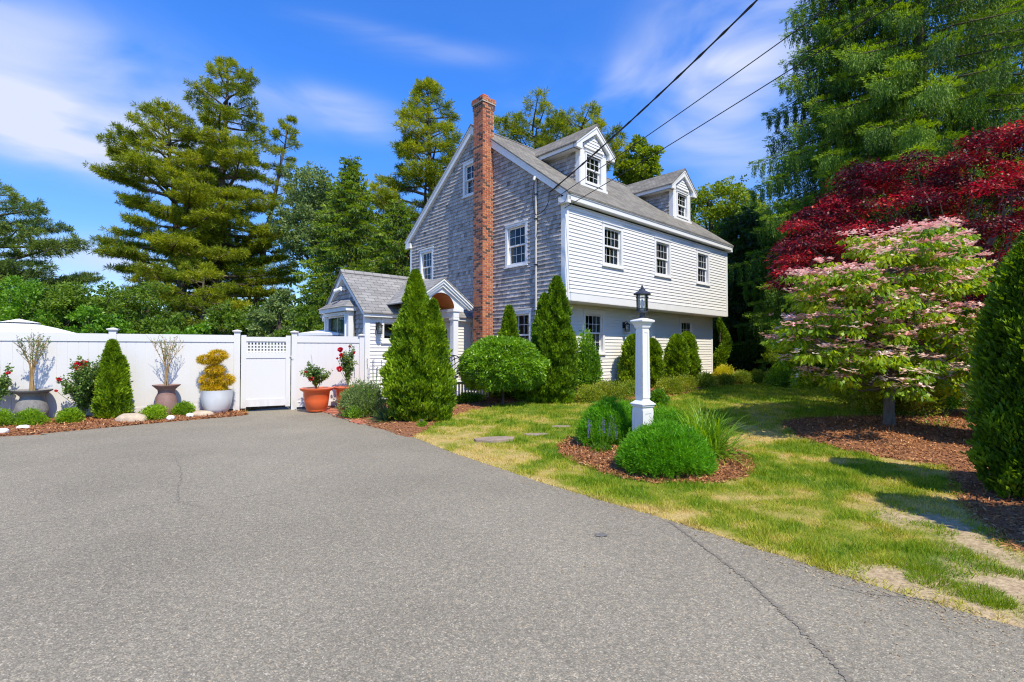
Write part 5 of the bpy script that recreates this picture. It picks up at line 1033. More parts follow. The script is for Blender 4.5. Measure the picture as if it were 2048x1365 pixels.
def spruce(name, label, loc, h, base, rmax, nl, m, seed, group=None, weep=.8, dens=1., trunk=.3, z=-.1, L=.16, Wd=.05, prof=None, keep=None, cat='tree'):
    """spruce: drooping boughs hung with curtains of twigs"""
    g = rs(seed); t = thing(name, label, cat, (loc[0], loc[1], z), 0, group); b = B(); b.tube([(0, 0, 0), (0, 0, h * .5), (0, 0, h)], [trunk, trunk * .6, .03], 9)
    P_ = []; L_ = []; T_ = []; D_ = []; O_ = []
    prof = prof or (lambda q: (1 - q) ** .8)
    for i in range(nl):
        q = (i + g.random()) / nl; zq = base + (h - base) * q ** 1.0; a = i * 2.399 + g.uniform(-.4, .4)
        if keep and not keep(a, zq): continue
        ln = max(.3, rmax * prof(q) * g.uniform(.72, 1.1)); d = np.array([math.cos(a), math.sin(a), 0]); s_ = np.array([-d[1], d[0], 0]); lt = g.uniform(-.18, .18)
        dz = lambda k: ln * (.04 * k - .62 * k * k + .30 * k ** 4)
        b.tube([np.array([0, 0, zq]) + d * ln * k + np.array([0, 0, dz(k)]) for k in (0, .3, .6, .85, 1)], [.04, .03, .022, .014, .006], 4, False)
        ns = int(ln * 26 * dens) + 6; k = .12 + .88 * g.random(ns) ** .7; k = np.clip(np.round(k * ln / .34) * .34 / ln + g.normal(0, .045, ns) / ln, .08, 1.02); side = np.clip(np.round(g.uniform(-1, 1, ns) * 2.5) / 2.5 + g.normal(0, .07, ns), -1.1, 1.1); sw = ln * .26 * (1.1 - k) + .10
        o = np.array([0, 0, zq]) + d * (ln * k)[:, None] + s_ * (side * sw)[:, None]; o[:, 2] += ln * (.04 * k - .62 * k * k + .30 * k ** 4) - np.abs(side) * sw * .35
        hang = (weep * (.25 + .55 * g.random(ns)) * (.5 + .5 * (1 - k)) + .12) * (1 - .45 * q); P_.append(o); L_.append(hang); T_.append(np.full(ns, .45 + lt)); D_.append(np.tile(d * .6, (ns, 1)) + s_ * (side * .5)[:, None])
        # upright tips along the top of the bough
        P_.append(o[: ns // 2] + np.array([0, 0, .05])); L_.append(np.full(ns // 2, .0)); T_.append(np.full(ns // 2, .78 + lt)); D_.append((np.tile(d, (ns, 1)) + s_ * side[:, None])[: ns // 2])
    P = np.concatenate(P_); H = np.concatenate(L_); T = np.concatenate(T_); O = np.concatenate(D_); cnt = np.maximum(5, (H / (.05 if L > .13 else .032)).astype(int)); cnt[H <= 0] = 7 if L > .13 else 11; idx = np.repeat(np.arange(len(P)), cnt)
    f = np.concatenate([(np.arange(c) + .5) / c for c in cnt]); hh = H[idx]; up = hh <= 0; n = len(idx)
    Q = P[idx].copy(); Q[:, 2] -= f * hh; Q += rdir(g, n) * .05; Q[up] += O[idx][up] * (f[up] * .22)[:, None]; D = np.where(up[:, None], nrm(O[idx] + np.array([0, 0, .15]) + rdir(g, n) * .5), nrm(O[idx] * .35 + np.array([0, 0, -1.]) + rdir(g, n) * .38))
    V = leafV(Q, D, randside(g, D), L * g.uniform(.6, 1.3, n), Wd * g.uniform(.6, 1.3, n), .1, .5); npmesh('crown', V, np.clip(T[idx] + .18 * (1 - f) - .08 + g.normal(0, .13, n), 0, 1), 4, M[m], t)
    b.build('trunk', M['bark'], t); return t
def wood(name, pts, n, m, seed, L, W, rad, zr):
    """far wood or thicket that reads as one mass: pts (x, y, z)"""
    g = rs(seed); c = np.array(pts, float); k = 8; c = np.repeat(c, k, 0) + g.normal(0, 1, (len(c) * k, 3)) * np.array([rad * .5, rad * .4, zr * .5]); c[:, 2] = np.maximum(c[:, 2], .3); r = np.array([[rad * .35, rad * .35, zr * .3]]) * g.uniform(.5, 1.2, (len(c), 1))
    V, T = blobleaves(g, c, r, n, L, W, clumpt=.25); o = npmesh(name, V, T, 4, M[m]); o['kind'] = 'stuff'; return o

def japanese_maple():
    g = rs(21); base = at(1925, 700, 13.5); bx, by = base[0], base[1]; t = thing('japanese_maple', 'large crimson Japanese maple with a twisting grey trunk behind the pink dogwood', 'tree', (bx, by, .1))
    # tiers of foliage: layered shelves, brighter leaves on the sunlit crests come from the sun
    outl = [(1545, 520), (1600, 470), (1640, 400), (1610, 380), (1700, 355), (1760, 320), (1830, 285), (1900, 260), (1960, 245), (2030, 245), (2100, 260), (2180, 300), (2250, 380)]
    C = []; Rr = []
    for _ in range(560):
        px = g.uniform(1575, 2330); top = np.interp(px, [1545, 1620, 1700, 1850, 1960, 2100, 2330], [485, 385, 345, 275, 248, 255, 400]); bot = np.interp(px, [1575, 1640, 1700, 1900, 2330], [545, 570, 640, 700, 700])
        top += 22 * math.sin(px * .021) + 14 * math.sin(px * .057 + 1); py = top + 22 + (bot - top) * g.random() ** 1.25; k = (py - top) / (bot - top); Y = 13.0 + g.uniform(-2.4, 2.4) * (.35 + .65 * min(1, k * 1.8)); 
        if px < 1660 and py < 470 and py > 420 and g.random() < .5: continue
        C.append(at(px, py, Y)); rr = g.uniform(.32, .68); Rr.append((rr, rr, rr * .22))
    C = np.array(C) - np.array([bx, by, .1]); Rr = np.array(Rr); n = 130000
    idx = g.choice(len(C), n); u = rdir(g, n); r = g.random(n) ** .45; P = C[idx] + u * Rr[idx] * r[:, None]; P[:, 2] -= .35 * (np.hypot(u[:, 0], u[:, 1]) * r) ** 2 * Rr[idx, 0]
    D = nrm(u * np.array([1, 1, .2]) + rdir(g, n) * .6 + np.array([0, 0, -.35])); S = nrm(np.cross(D, np.array([0, 0, 1.]) + rdir(g, n) * .55)); k = (g.random(len(C)) - .5)[idx]
    npmesh('crown', leafV(P, D, S, .095 * g.uniform(.6, 1.3, n), .045 * g.uniform(.7, 1.3, n), .1), np.clip(.48 + k * .7 + g.normal(0, .18, n), 0, 1), 4, M['red'], t)
    b = B(); b.tube([(0, 0, -.1), (.05, 0, .5), (-.2, .1, 1.2), (.15, 0, 1.9), (.5, .2, 2.6)], [.20, .16, .15, .12, .09], 9); b.tube([(-.1, .05, .9), (-.7, 0, 1.6), (-1.6, .1, 2.3), (-3.0, .2, 2.9)], [.12, .10, .07, .04], 8); b.tube([(.1, 0, 1.8), (-.6, .1, 2.7), (-1.4, .3, 3.8)], [.10, .07, .03], 7); b.tube([(.3, .1, 2.3), (1.2, 0, 3.0), (2.2, .3, 3.9)], [.10, .07, .03], 7)
    for q in C[::7]:
        s = np.array([g.uniform(-1.2, 1.2), 0, g.uniform(1.6, 2.8)]); b.tube([s, (s + q) / 2 + g.normal(0, .15, 3), q], [.05, .03, .01], 4)
    b.build('trunk', M['greybark'], t)
def dogwood():
    g = rs(31); x, y = gp(1780, 858); z0 = float(gz(x, y)); t = thing('dogwood_tree', 'kousa dogwood with tiers of pink bracts, standing in the mulched side bed', 'tree', (x, y, z0))
    C = []; A = []
    tiers = [(1700, 520, 1560, 1850, 9.0), (1760, 560, 1600, 1900, 8.6)]
    outl = lambda py: (np.interp(py, [440, 500, 540, 600, 660, 720, 790], [1800, 1690, 1590, 1590, 1535, 1560, 1680]), np.interp(py, [440, 500, 540, 600, 660, 720, 790], [1900, 1935, 1985, 1960, 1975, 1960, 1900]))
    rows = [(468, 40), (492, 55), (520, 60), (545, 85), (570, 90), (600, 90), (628, 95), (655, 100), (682, 100), (712, 95), (742, 75), (768, 50)]
    for py, k in rows:
        a, c = outl(py)
        for _ in range(int(k * .62)):
            px = g.uniform(a, c); Y = y + g.uniform(-1.75, 1.6) * math.sqrt(max(.05, 1 - ((px - (a + c) / 2) / ((c - a) / 2 + 1)) ** 2)); yy = py + (px - 1760) * (-.06) + g.uniform(-16, 16) + 14 * math.sin(px * .017 + py); C.append(at(px, yy, Y))
    C = np.array(C) - np.array([x, y, z0]); nc = len(C); r = g.uniform(.13, .27, nc)
    n = 29000; i = g.choice(nc, n); u = rdir(g, n); P = C[i] + u * np.stack([r[i], r[i], r[i] * .32], -1) * g.random((n, 1)) ** .5; P[:, 2] -= .03
    D = nrm(u * np.array([1, 1, 0]) * .8 + rdir(g, n) * .4 + np.array([0, 0, -.75])); S = nrm(np.cross(D, rdir(g, n)))
    npmesh('crown', leafV(P, D, S, .085 * g.uniform(.7, 1.3, n), .045 * g.uniform(.8, 1.2, n), .18), np.clip(.45 + (g.random(nc) - .5)[i] * .5 + g.normal(0, .16, n), 0, 1), 4, M['dogleaf'], t)
    # bracts: four pointed petals lying flat on top of the sprays
    has = g.random(nc) < .86; F = []; Tn = []
    for j in np.where(has)[0]:
        k = g.integers(6, 16)
        for _ in range(k):
            a = g.uniform(0, 6.28); q = r[j] * math.sqrt(g.random()); F.append(C[j] + np.array([q * math.cos(a), q * math.sin(a), r[j] * .22 + g.uniform(-.02, .05)])); Tn.append(min(1, max(0, g.normal(.38 + .3 * (C[j][2] < 1.4) , .25))))
    F = np.array(F); Tn = np.array(Tn); N4 = np.repeat(F, 4, 0); ro = np.repeat(g.uniform(0, 1.57, len(F)), 4) + np.tile([0, 1.571, 3.142, 4.712], len(F)); tilt = np.repeat(g.normal(0, .3, (len(F), 2)), 4, 0)
    D = np.stack([np.cos(ro), np.sin(ro), .18 + tilt[:, 0] * np.cos(ro) + tilt[:, 1] * np.sin(ro)], -1); S = np.stack([-np.sin(ro), np.cos(ro), np.zeros(len(ro))], -1)
    npmesh('flowers', leafV(N4, D, S, .066, .052, -.05, .5), np.repeat(Tn, 4), 4, M['bract'], t)
    b = B(); b.tube([(0, 0, -.1), (-.02, 0, .3), (.03, 0, .8), (0, 0, 1.4), (.1, 0, 2.4), (.15, 0, 3.4)], [.115, .085, .075, .06, .035, .012], 10)
    for j in range(0, nc, 5):
        q = C[j]; s = np.array([.02, 0, min(2.9, max(.75, q[2] - .25 - .12 * np.hypot(q[0], q[1])))]); b.tube([s, s * .4 + q * .6 + np.array([0, 0, -.08]), q], [.028, .018, .006], 5)
    b.build('trunk', M['greybark'], t)
def feathery(label, px, py, rx, ry, h, n, seed, z=None, loc=None):
    x, y = loc or gp(px, py); g = rs(seed); t = thing('feathery_bush', label, 'bush', (x, y, float(gz(x, y)) + .06), 0, 'feathery green bushes around the lamp post')
    k = n // 26; rx *= 1.; a = g.uniform(0, 6.28, k); q = np.sqrt(g.random(k)); el = np.sqrt(np.clip(1 - q ** 2.4, 0, 1)); lump = .55 + .62 * vnoise(np.cos(a) * q * 3 + 5, np.sin(a) * q * 3 + 5, .5, seed); q = q * g.uniform(.85, 1.08, k)
    tip = np.stack([rx * q * np.cos(a) * 1.0, ry * q * np.sin(a) * 1.0, h * el * lump * g.uniform(.55, 1.05, k) + .04], -1); tip[:, 2] = np.where(g.random(k) < .35, tip[:, 2] * g.uniform(.2, 1, k), tip[:, 2])
    Q = np.repeat(tip, 26, 0); m = len(Q); tt = np.repeat(np.clip(g.normal(.5, .15, k), 0, 1), 26); off = rdir(g, m) * g.uniform(0, .075, (m, 1)); D = nrm(np.repeat(np.stack([np.cos(a) * q, np.sin(a) * q, .4 + el], -1), 26, 0) * .8 + rdir(g, m) * .9)
    npmesh('foliage', leafV(Q + off, D, randside(g, D), .055 * g.uniform(.6, 1.3, m), .0075, 0, .5), np.clip(tt + g.normal(0, .12, m), 0, 1), 4, M['cosmos'], t)
    b = B(); 
    for j in range(0, min(k, 170)): b.tube([(tip[j][0] * .25, tip[j][1] * .25, 0), tuple(tip[j] * np.array([.7, .7, .6])), tuple(tip[j])], [.006, .004, .002], 3, False)
    b.build('stems', M['cosmos'], t); return t
def strap(name, label, cat, loc, n, L, Wd, m, seed, rise=1.1, arch=1., z=None, group=None, spread=.12, stiff=False):
    x, y = loc; g = rs(seed); t = thing(name, label, cat, (x, y, float(gz(x, y)) + .02 if z is None else z), 0, group); V = []; T = []; segs = 7
    for i in range(n):
        a = g.uniform(0, 6.28); e = g.uniform(.25, 1.35) if not stiff else g.uniform(-.02, 1.35); ln = L * g.uniform(.6, 1.15); o = np.array([spread * g.normal(), spread * g.normal(), 0]); p = o.copy(); d = np.array([math.cos(a) * math.cos(e), math.sin(a) * math.cos(e), math.sin(e)]); s = np.array([-math.sin(a), math.cos(a), g.normal() * .2]); w = Wd * g.uniform(.7, 1.2); tn = np.clip(g.normal(.5 - (.35 * (e - .5) if stiff else 0), .18), 0, 1); prev = None
        for k in range(segs + 1):
            f = k / segs; ww = w * (1 - f ** 2.2) * (.6 + .8 * min(1, f * 3) * .5) + .0008; c = (p - s * ww / 2, p + s * ww / 2)
            if prev is not None: V += [prev[0], prev[1], c[1], c[0]]; T.append(tn)
            prev = c; p = p + d * ln / segs; d = d + np.array([0, 0, -arch * (.34 if not stiff else .03) * f * 1.3]); d /= np.linalg.norm(d)
    npmesh('blades', np.array(V), np.array(T), 4, M[m], t); return t
def urn(name, label, loc, prof, m, rz=0., seg=40, z=0., fillz=None, rim=None, group=None, smooth=50):
    t = thing(name, label, 'plant pot', (loc[0], loc[1], z), rz, group); b = B(); b.lathe(prof, (0, 0, 0), seg); b.build('pot_body', M[m], t, smooth=smooth)
    rr, zz = fillz; b = B(); b.lathe([(rr, zz - .03), (rr, zz), (rr * .5, zz + .012)], (0, 0, 0), seg); b.build('soil', M['soil'], t)
    if rim: b = B(); b.lathe(rim, (0, 0, 0), seg, close=True); b.build('rim', M[m], t, smooth=smooth)
    return t
def twigs(label, loc, z, h, sp, seed, leaf):
    """bundle of upright stems opening into a fan of fine twigs with small young leaves"""
    g = rs(seed); t = thing('twiggy_shrub', label, 'shrub', (loc[0], loc[1], z), 0, 'half bare twiggy shrubs in urns'); b = B(); P = []
    for i in range(13):
        a = g.uniform(0, 6.28); q = g.uniform(.01, .05); e = sp * g.uniform(.2, 1); p0 = np.array([q * math.cos(a), q * math.sin(a), 0]); p1 = np.array([q * .9 * math.cos(a + 1.2), q * .9 * math.sin(a + 1.2), h * .38]); p2 = np.array([e * .42 * math.cos(a + 1.), e * .42 * math.sin(a + 1.), h * .62]); p3 = np.array([e * math.cos(a + 1.), e * math.sin(a + 1.), h * g.uniform(.85, 1.02)])
        b.tube(smooth_poly3([p0, p1, p2, p3], 4), list(np.linspace(.009, .002, 13)), 6); P += [tuple(np.array(p2) * (1 - f) + np.array(p3) * f) for f in np.linspace(0, 1, 14)]
        for k in range(4):
            f = g.uniform(.0, .7); s = p2 * (1 - f) + p3 * f if k else p1 * .5 + p2 * .5; tip = s + np.array([g.normal() * .10, g.normal() * .10, h * g.uniform(.14, .3)]); b.tube([s, (s + tip) / 2 + g.normal(0, .012, 3), tip], [.004, .003, .0015], 4); P += [tuple(s * (1 - f2) + tip * f2) for f2 in np.linspace(.2, 1, 10)]
    b.build('stems', M['twig'], t); P = np.array(P); k = int(len(P) * leaf); P = P[g.choice(len(P), k)]; P = np.repeat(P, 2, 0); D = nrm(rdir(g, len(P)) + np.array([0, 0, .6])); npmesh('leaves', leafV(P, D, randside(g, D), .026 * g.uniform(.6, 1.4, len(P)), .014, .1), np.clip(g.normal(.5, .2, len(P)), 0, 1), 4, M['rose'], t)
def rosebush(label, loc, z, h, rx, n, seed, blooms, canes=9, tall=None, group='rose bushes'):
    g = rs(seed); t = thing('rose_bush', label, 'rose bush', (loc[0], loc[1], z), 0, group); b = B(); P = []
    for i in range(canes):
        a = g.uniform(0, 6.28); q = rx * g.uniform(.2, 1); hh = h * g.uniform(.55, 1); tip = np.array([q * math.cos(a), q * math.sin(a), hh]); m_ = np.array([tip[0] * .35, tip[1] * .35, hh * .5]); b.tube([(0, 0, -.02), m_, tip], [.010, .007, .003], 5); P += [m_ * (1 - f) + tip * f for f in np.linspace(-.3, 1, 22)]
        for _ in range(3): s = m_ * .5 + tip * .5; e = s + g.normal(0, .10, 3) + np.array([0, 0, .06]); b.tube([s, e], [.004, .002], 4); P += [s * (1 - f) + e * f for f in np.linspace(0, 1, 8)]
    b.build('canes', M['rose'], t); P = np.array(P); P = P[g.choice(len(P), n)] + rdir(g, n) * .045; D = nrm(rdir(g, n) + np.array([0, 0, -.1])); S = nrm(np.cross(D, rdir(g, n))); npmesh('leaves', leafV(P, D, S, .052 * g.uniform(.6, 1.3, n), .034, .12), np.clip(g.normal(.45, .2, n), 0, 1), 4, M['rose'], t)
    for (dx, dz, s) in blooms:
        u = np.array([math.cos(FANG), math.sin(FANG)]); bb = B(); bb.tube([(0, 0, .1), (dx * u[0] * .5, dx * u[1] * .5, dz * .6), (dx * u[0] + .05, dx * u[1] - .10, dz)], [.006, .005, .004], 5); bb.build('cane', M['rose'], t); c = np.array([dx * u[0], dx * u[1] , dz]) + np.array([.05, -.10, 0]); k = 46; D = rdir(g, k); D[:, 2] = D[:, 2] * .8 + .15; D = nrm(D); S = randside(g, D); q = c + D * s * .14; npmesh('bloom', leafV(q, D, S, s * .55 * g.uniform(.7, 1.1, k), s * .55, .35, .6), np.clip(g.normal(.5, .2, k), 0, 1), 4, M['petal'], t)
    return t

# ------------------------------------------------------------------ what stands where
house_build(); chimney_build(); wing_build(); details(); fence_build(); lamp_post(); railing(); armillary(); bench(); flagstones()
umbrella('white patio umbrella top showing above the fence at the left edge of the picture', 38, 642, 14.5, 1.35, .2)
umbrella('white patio canopy rising behind the fence just left of the bay window', 742, 650, 17.0, 2.6, .5)
make_grass(); make_chips()
# stones by the drive
stone(262, 847, .29, .15, .15, M['boulder'], 'boulder', 'tan boulder in the mulch right of the small arborvitae', 'boulder', 1, ang=.35, group='boulders in the fence bed')
stone(402, 835, .24, .14, .11, M['boulder'], 'boulder', 'flat tan boulder beside the grey white pot', 'boulder', 5, ang=.3, group='boulders in the fence bed')
for i, (px, py, lab) in enumerate([(46, 864, 'white stone at the edge of the mulch below the grey urn'), (4, 871, 'white stone at the left edge of the picture'), (341, 843, 'white stone between the two dwarf conifers and the drive'), (380, 838, 'white stone nearest the tan flat boulder')]):
    stone(px, py, .10 if i < 2 else .075, .06, .055, M['whitestone'], 'white_stone', lab, 'stone', 10 + i, ang=.3, group='white stones along the drive', sink=-.4)
stone(432, 826, .09, .05, .03, M['stonegrey'], 'grey_stone', 'small dark grey stone under the grey white pot', 'stone', 17)
stone(456, 822, .07, .04, .04, M['stonegrey'], 'grey_stone', 'small dark grey stone right of the grey white pot', 'stone', 18)
def onfence(px, d):   # a point d metres in front of the fence, at a photograph column
    n = np.array([FD[1], -FD[0]]); a = FA + n * d; k = (px - 1024) / FP; s = (k * a[1] - a[0]) / (FD[0] - k * FD[1]); p = a + FD * s; return (float(p[0]), float(p[1]))
gz0 = .04
p = onfence(66, .34); urn('urn', 'dark grey flared urn in front of the fence at the left', p, [(.13, 0), (.20, .05), (.25, .16), (.26, .28), (.225, .42), (.178, .52), (.18, .55), (.25, .62), (.31, .655), (.315, .68), (.28, .672), (.2, .6)], 'darkurn', z=.02, fillz=(.25, .645)); twigs('half bare twiggy shrub growing in the dark grey urn', p, .66, 1.12, .36, 3, .9)
p = onfence(334, .34); urn('urn', 'red brown flared urn in front of the fence, behind two dwarf conifers', p, [(.15, 0), (.18, .05), (.215, .17), (.215, .28), (.18, .45), (.155, .55), (.165, .60), (.24, .675), (.262, .69), (.265, .71), (.23, .705), (.15, .63)], 'redurn', z=.02, fillz=(.20, .67)); twigs('almost leafless twiggy shrub growing in the red brown urn', p, .69, 1.08, .34, 4, .45)
p = onfence(435, .36); t = urn('planter', 'large pale grey glazed pot holding the golden pompom shrub', p, [(.11, 0), (.20, .04), (.26, .14), (.30, .28), (.318, .42), (.322, .55), (.326, .57), (.30, .57), (.29, .48)], 'greypot', z=.01, fillz=(.295, .51))
def pompom():
    g = rs(8); loc = p; t = thing('golden_topiary', 'golden threadleaf shrub clipped in pompoms, growing in the pale grey pot', 'shrub', (loc[0], loc[1], .53)); u = np.array([FD[0], FD[1]]); cs = [(-.20, .64, .17, .09), (.03, .72, .20, .11), (-.05, .62, .14, .07), (-.03, .44, .19, .10), (-.16, .24, .16, .12), (.19, .24, .18, .12), (.02, .30, .12, .10), (-.04, .08, .23, .12), (.10, .07, .12, .08), (-.2, .10, .10, .08)]
    C = np.array([[a * u[0], a * u[1] - .04, z * 1.18] for a, z, _, _ in cs]); Rr = np.array([[r, r, h] for _, _, r, h in cs]); n = 17000; i = g.choice(len(cs), n, p=Rr[:, 0] ** 2 / (Rr[:, 0] ** 2).sum()); w = rdir(g, n); P = C[i] + w * Rr[i] * g.uniform(.45, 1, (n, 1)); D = nrm(w * 1.0 + np.array([0, 0, -.35]) + rdir(g, n) * .45)
    npmesh('foliage', leafV(P, D, randside(g, D), .075 * g.uniform(.5, 1.2, n), .011, 0, .4), np.clip(.5 + g.normal(0, .2, n), 0, 1), 4, M['gold'], t)
    b = B(); b.tube([(0, 0, -.03), (.02, 0, .2), (0, 0, .45), (0, 0, .7)], [.022, .018, .014, .008], 7)
    for c in C: b.tube([(0, 0, max(0, c[2] - .12)), c], [.010, .005], 5)
    b.build('stem', M['bark'], t)
pompom()
tp = [(r_ * .93, z_ * 1.28) for r_, z_ in [(.23, 0), (.245, .02), (.25, .05), (.27, .06), (.30, .20), (.325, .36), (.34, .37), (.385, .385), (.41, .41), (.415, .43), (.38, .435), (.34, .42)]]
p = onfence(634, .78); urn('terracotta_pot', 'large orange terracotta pot on the brick walk right of the gate', p, tp, 'terra2', z=.03, fillz=(.32, .51), group='orange rose pots'); rosebush('small rose bush with one red bloom in the large orange pot', p, .53, .70, .28, 2600, 5, [(-.13, .30, .12), (-.26, .45, .05)])
b = B(); b.tube([(p[0] - .06, p[1] + .02, .5), (p[0] - .16, p[1] + .03, 1.40)], .006, 5); tag(b.build('plant_stake', M['conduit']), 'thin grey stake standing in the large orange pot', 'stake')
b = B(); b.tube([(p[0] - .0, p[1] + .05, .5), (p[0] - .15, p[1] + .04, 1.36)], .005, 5); tag(b.build('plant_stake', M['conduit']), 'thin stake leaning on the other stake in the large orange pot', 'stake')
p = onfence(696, .62); urn('terracotta_pot', 'orange terracotta pot partly hidden behind the leafy bushes at the end of the fence', p, [(r * .95, z) for r, z in tp], 'terra2', z=.03, fillz=(.31, .51), group='orange rose pots'); rosebush('tall narrow rose with several red blooms in the half hidden orange pot', p, .53, 1.05, .17, 1500, 9, [(-.20, .98, .11), (-.17, .83, .11), (-.22, .50, .12), (.02, 1.06, .05), (.13, .9, .06), (-.27, .76, .05)], canes=8)
p = onfence(168, .36); rosebush('rose bush with one large red bloom, growing in the mulch against the fence', p, .05, 1.32, .46, 6500, 6, [(-.06, 1.13, .15), (.03, 1.16, .13), (-.03, 1.03, .14), (-.36, .85, .07), (-.40, .62, .05)], canes=20)
p = onfence(-18, .35); rosebush('rose bush cut off by the left edge of the picture', p, .05, 1.3, .3, 2200, 12, [(.3, 1.0, .06)], canes=9)
p = onfence(225, .50); arborvitae('arborvitae', 'small arborvitae standing against the white fence', 'arborvitae', (p[0], p[1], .04), 1.62, .29, 17000, 'arb', 14, leaf=.045, leaders=[(0, 0, 1, 1, .8), (.16, .05, .80, .6, .2)])
for i, (px, py, r, lab) in enumerate([(-4, 861, .29, 'low bright green dwarf conifer cut by the left edge'), (61, 857, .32, 'low bright green dwarf conifer in front of the dark urn'), (141, 852, .28, 'low bright green dwarf conifer below the red rose bush'), (309, 843, .27, 'low bright green dwarf conifer left of the pair before the red brown urn'), (367, 836, .24, 'low bright green dwarf conifer right of the pair before the red brown urn')]):
    x, y = gp(px, py, 0.); k = .3; x2, y2 = x, y; shrub('dwarf_conifer', lab, 'shrub', (x2, y2), r, r * .85, .38 if i < 3 else .36, 5200, 'box', 40 + i, .045, .016, 'dwarf conifers along the fence', 16, z=.03)
# ---- beside the walk
x, y = gp(738, 820, 0.); shrub('flowering_perennial', 'loose leafy green perennial with pale spires beside the brick walk', 'shrub', (-3.35, 11.0), .62, .55, .95, 15000, 'silver', 51, .045, .018, None, 22, z=.03, up=.9)
strap('grass_clump', 'tall clump of upright grassy stems in the leafy perennial', 'plant', (-3.05, 10.85), 60, .95, .012, 'lily', 52, z=.03)
shrub('perennial', 'bright green low perennial at the edge of the brick walk', 'shrub', gp(712, 838, 0.), .28, .25, .34, 4500, 'round', 53, .04, .014, None, 12, z=.03)
g = rs(55); sx, sy = -3.3, 11.2; t = thing('salvia', 'pale violet flower spires at the top of the leafy perennial', 'flower', (sx, sy, .05)); V = []; T = []
b = B()
for i in range(9):
    q = np.array([g.normal() * .22, g.normal() * .18, 0]); h_ = g.uniform(1.0, 1.25); b.tube([(q[0], q[1], .1), (q[0] * 1.2, q[1] * 1.2, h_)], .004, 4); P = np.repeat(np.array([[q[0] * 1.2, q[1] * 1.2, h_ - f * .22] for f in np.linspace(0, 1, 9)]), 6, 0); D = nrm(rdir(g, len(P)) + [0, 0, .2]); V.append(leafV(P, D, randside(g, D), .022, .012)); T.append(g.random(len(P)))
b.build('stems', M['lily'], t); [npmesh('flower_spike', v_, t_, 4, M['violet'], t) for v_, t_ in zip(V, T)]
x, y = gp(765, 850, 0.); strap('yucca', 'spiky green and yellow yucca at the edge of the drive', 'yucca', (x + .05, y + .22), 130, .52, .034, 'yucca', 57, stiff=True, z=.05, spread=.05)
shrub('shrub', 'tiny bright green shrub in front of the large arborvitae', 'shrub', gp(842, 856), .13, .12, .16, 1500, 'box', 58, .03, .012, None, 8)
# ---- evergreens around the house
x, y = gp(832, 848); arborvitae('arborvitae', 'big broad arborvitae in front of the portico, largest of them all', 'arborvitae', (x, y + .30), 3.05, .69, 62000, 'arb', 60, leaf=.05, leaders=[(-.08, 0, 1, .93, .72), (.30, -.05, .80, .66, .28)], profile=lambda q: np.minimum(1, (q / .18) ** .45 * .55 + .45) * np.clip(1 - q ** 1.35, 0, 1) ** .85 * 1.06)
arborvitae('arborvitae', 'tall twin topped arborvitae at the near corner of the house', 'arborvitae', (1.08, 12.35), 3.12, .60, 46000, 'arbd', 61, leaf=.055, leaders=[(.05, 0, 1, .85, .68), (-.26, -.05, .86, .7, .32)], profile=lambda q: np.minimum(1, (q / .15) ** .4 * .45 + .55) * np.clip(1 - q ** 1.9, 0, 1) ** .75)
arborvitae('arborvitae', 'narrow arborvitae behind the round tree, below the lower gable window', 'arborvitae', (-.08, 13.1), 2.45, .40, 15000, 'arb', 62, leaf=.055)
shrub('shrub', 'yellowish green shrub at the foot of the brick chimney', 'shrub', (-.45, 13.3), .45, .4, 1.75, 7000, 'lime', 63, .06, .03, None, 12)
def round_tree():
    x, y = -.22, 11.95; g = rs(64); z0 = float(gz(x, y)); t = thing('round_tree', 'small round headed tree with glossy green leaves on a bare stem in the lawn', 'tree', (x, y, z0)); n = 42000; u = rdir(g, n); u[:, 2] = np.where(u[:, 2] < -.72, -u[:, 2], u[:, 2]); a = np.arctan2(u[:, 1], u[:, 0]); lump = vnoise(u[:, 0] * 4 + 9, u[:, 1] * 4 + u[:, 2] * 5 + 9, 1, 3); r = (.80 + .26 * lump) * (1 - .5 * g.random(n) ** 2.5)
    P = u * np.array([1.10, 1.0, .76]) * r[:, None] + np.array([0, 0, .93]); D = nrm(u * .6 + rdir(g, n) * .6 + np.array([0, 0, -.25])); npmesh('crown', leafV(P, D, nrm(np.cross(D, rdir(g, n))), .085 * g.uniform(.6, 1.3, n), .030 * g.uniform(.8, 1.2, n), .15), np.clip(.25 + .5 * lump + g.normal(0, .18, n), 0, 1), 4, M['round'], t)
    b = B(); b.tube([(0, 0, -.1), (.0, 0, .7), (0, 0, 1.2)], [.035, .032, .03], 8)
    for k in range(26): q = rdir(g, 1)[0] * np.array([.8, .75, .4]) + np.array([0, 0, 1.15]); b.tube([(0, 0, .6 + .3 * g.random()), (q[0] * .5, q[1] * .5, .9), q], [.018, .012, .004], 5)
    b.build('trunk', M['bark'], t)
round_tree()
shrub('rhododendron', 'tall leafy rhododendron at the house corner beside the front window', 'shrub', hw(.95, .02)[:2], .46, .40, 2.0, 8500, 'bright', 65, .10, .034, None, 26, cr=.36)
for i, (u, v, h, r, lab, ld) in enumerate([(3.15, -.05, 1.72, .42, 'arborvitae before the wall just left of the front door', [(0, 0, 1, 1, .75), (.2, .1, .92, .7, .25)]), (4.15, -.05, 1.60, .36, 'arborvitae half hidden behind the white lamp post', None), (5.65, -.1, 1.75, .40, 'left one of a close pair of arborvitae under the far window', None), (6.35, -.1, 1.86, .42, 'right one of a close pair of arborvitae under the far window', None)]):
    x, y, _ = hw(u, v); arborvitae('arborvitae', lab, 'arborvitae', (x, y), h, r, 13000, 'arb', 70 + i, 'arborvitae along the front wall', ld, leaf=.055, profile=lambda q: np.minimum(1, (q / .1) ** .4 * .4 + .6) * np.clip(1 - q ** 4, 0, 1) ** .6)
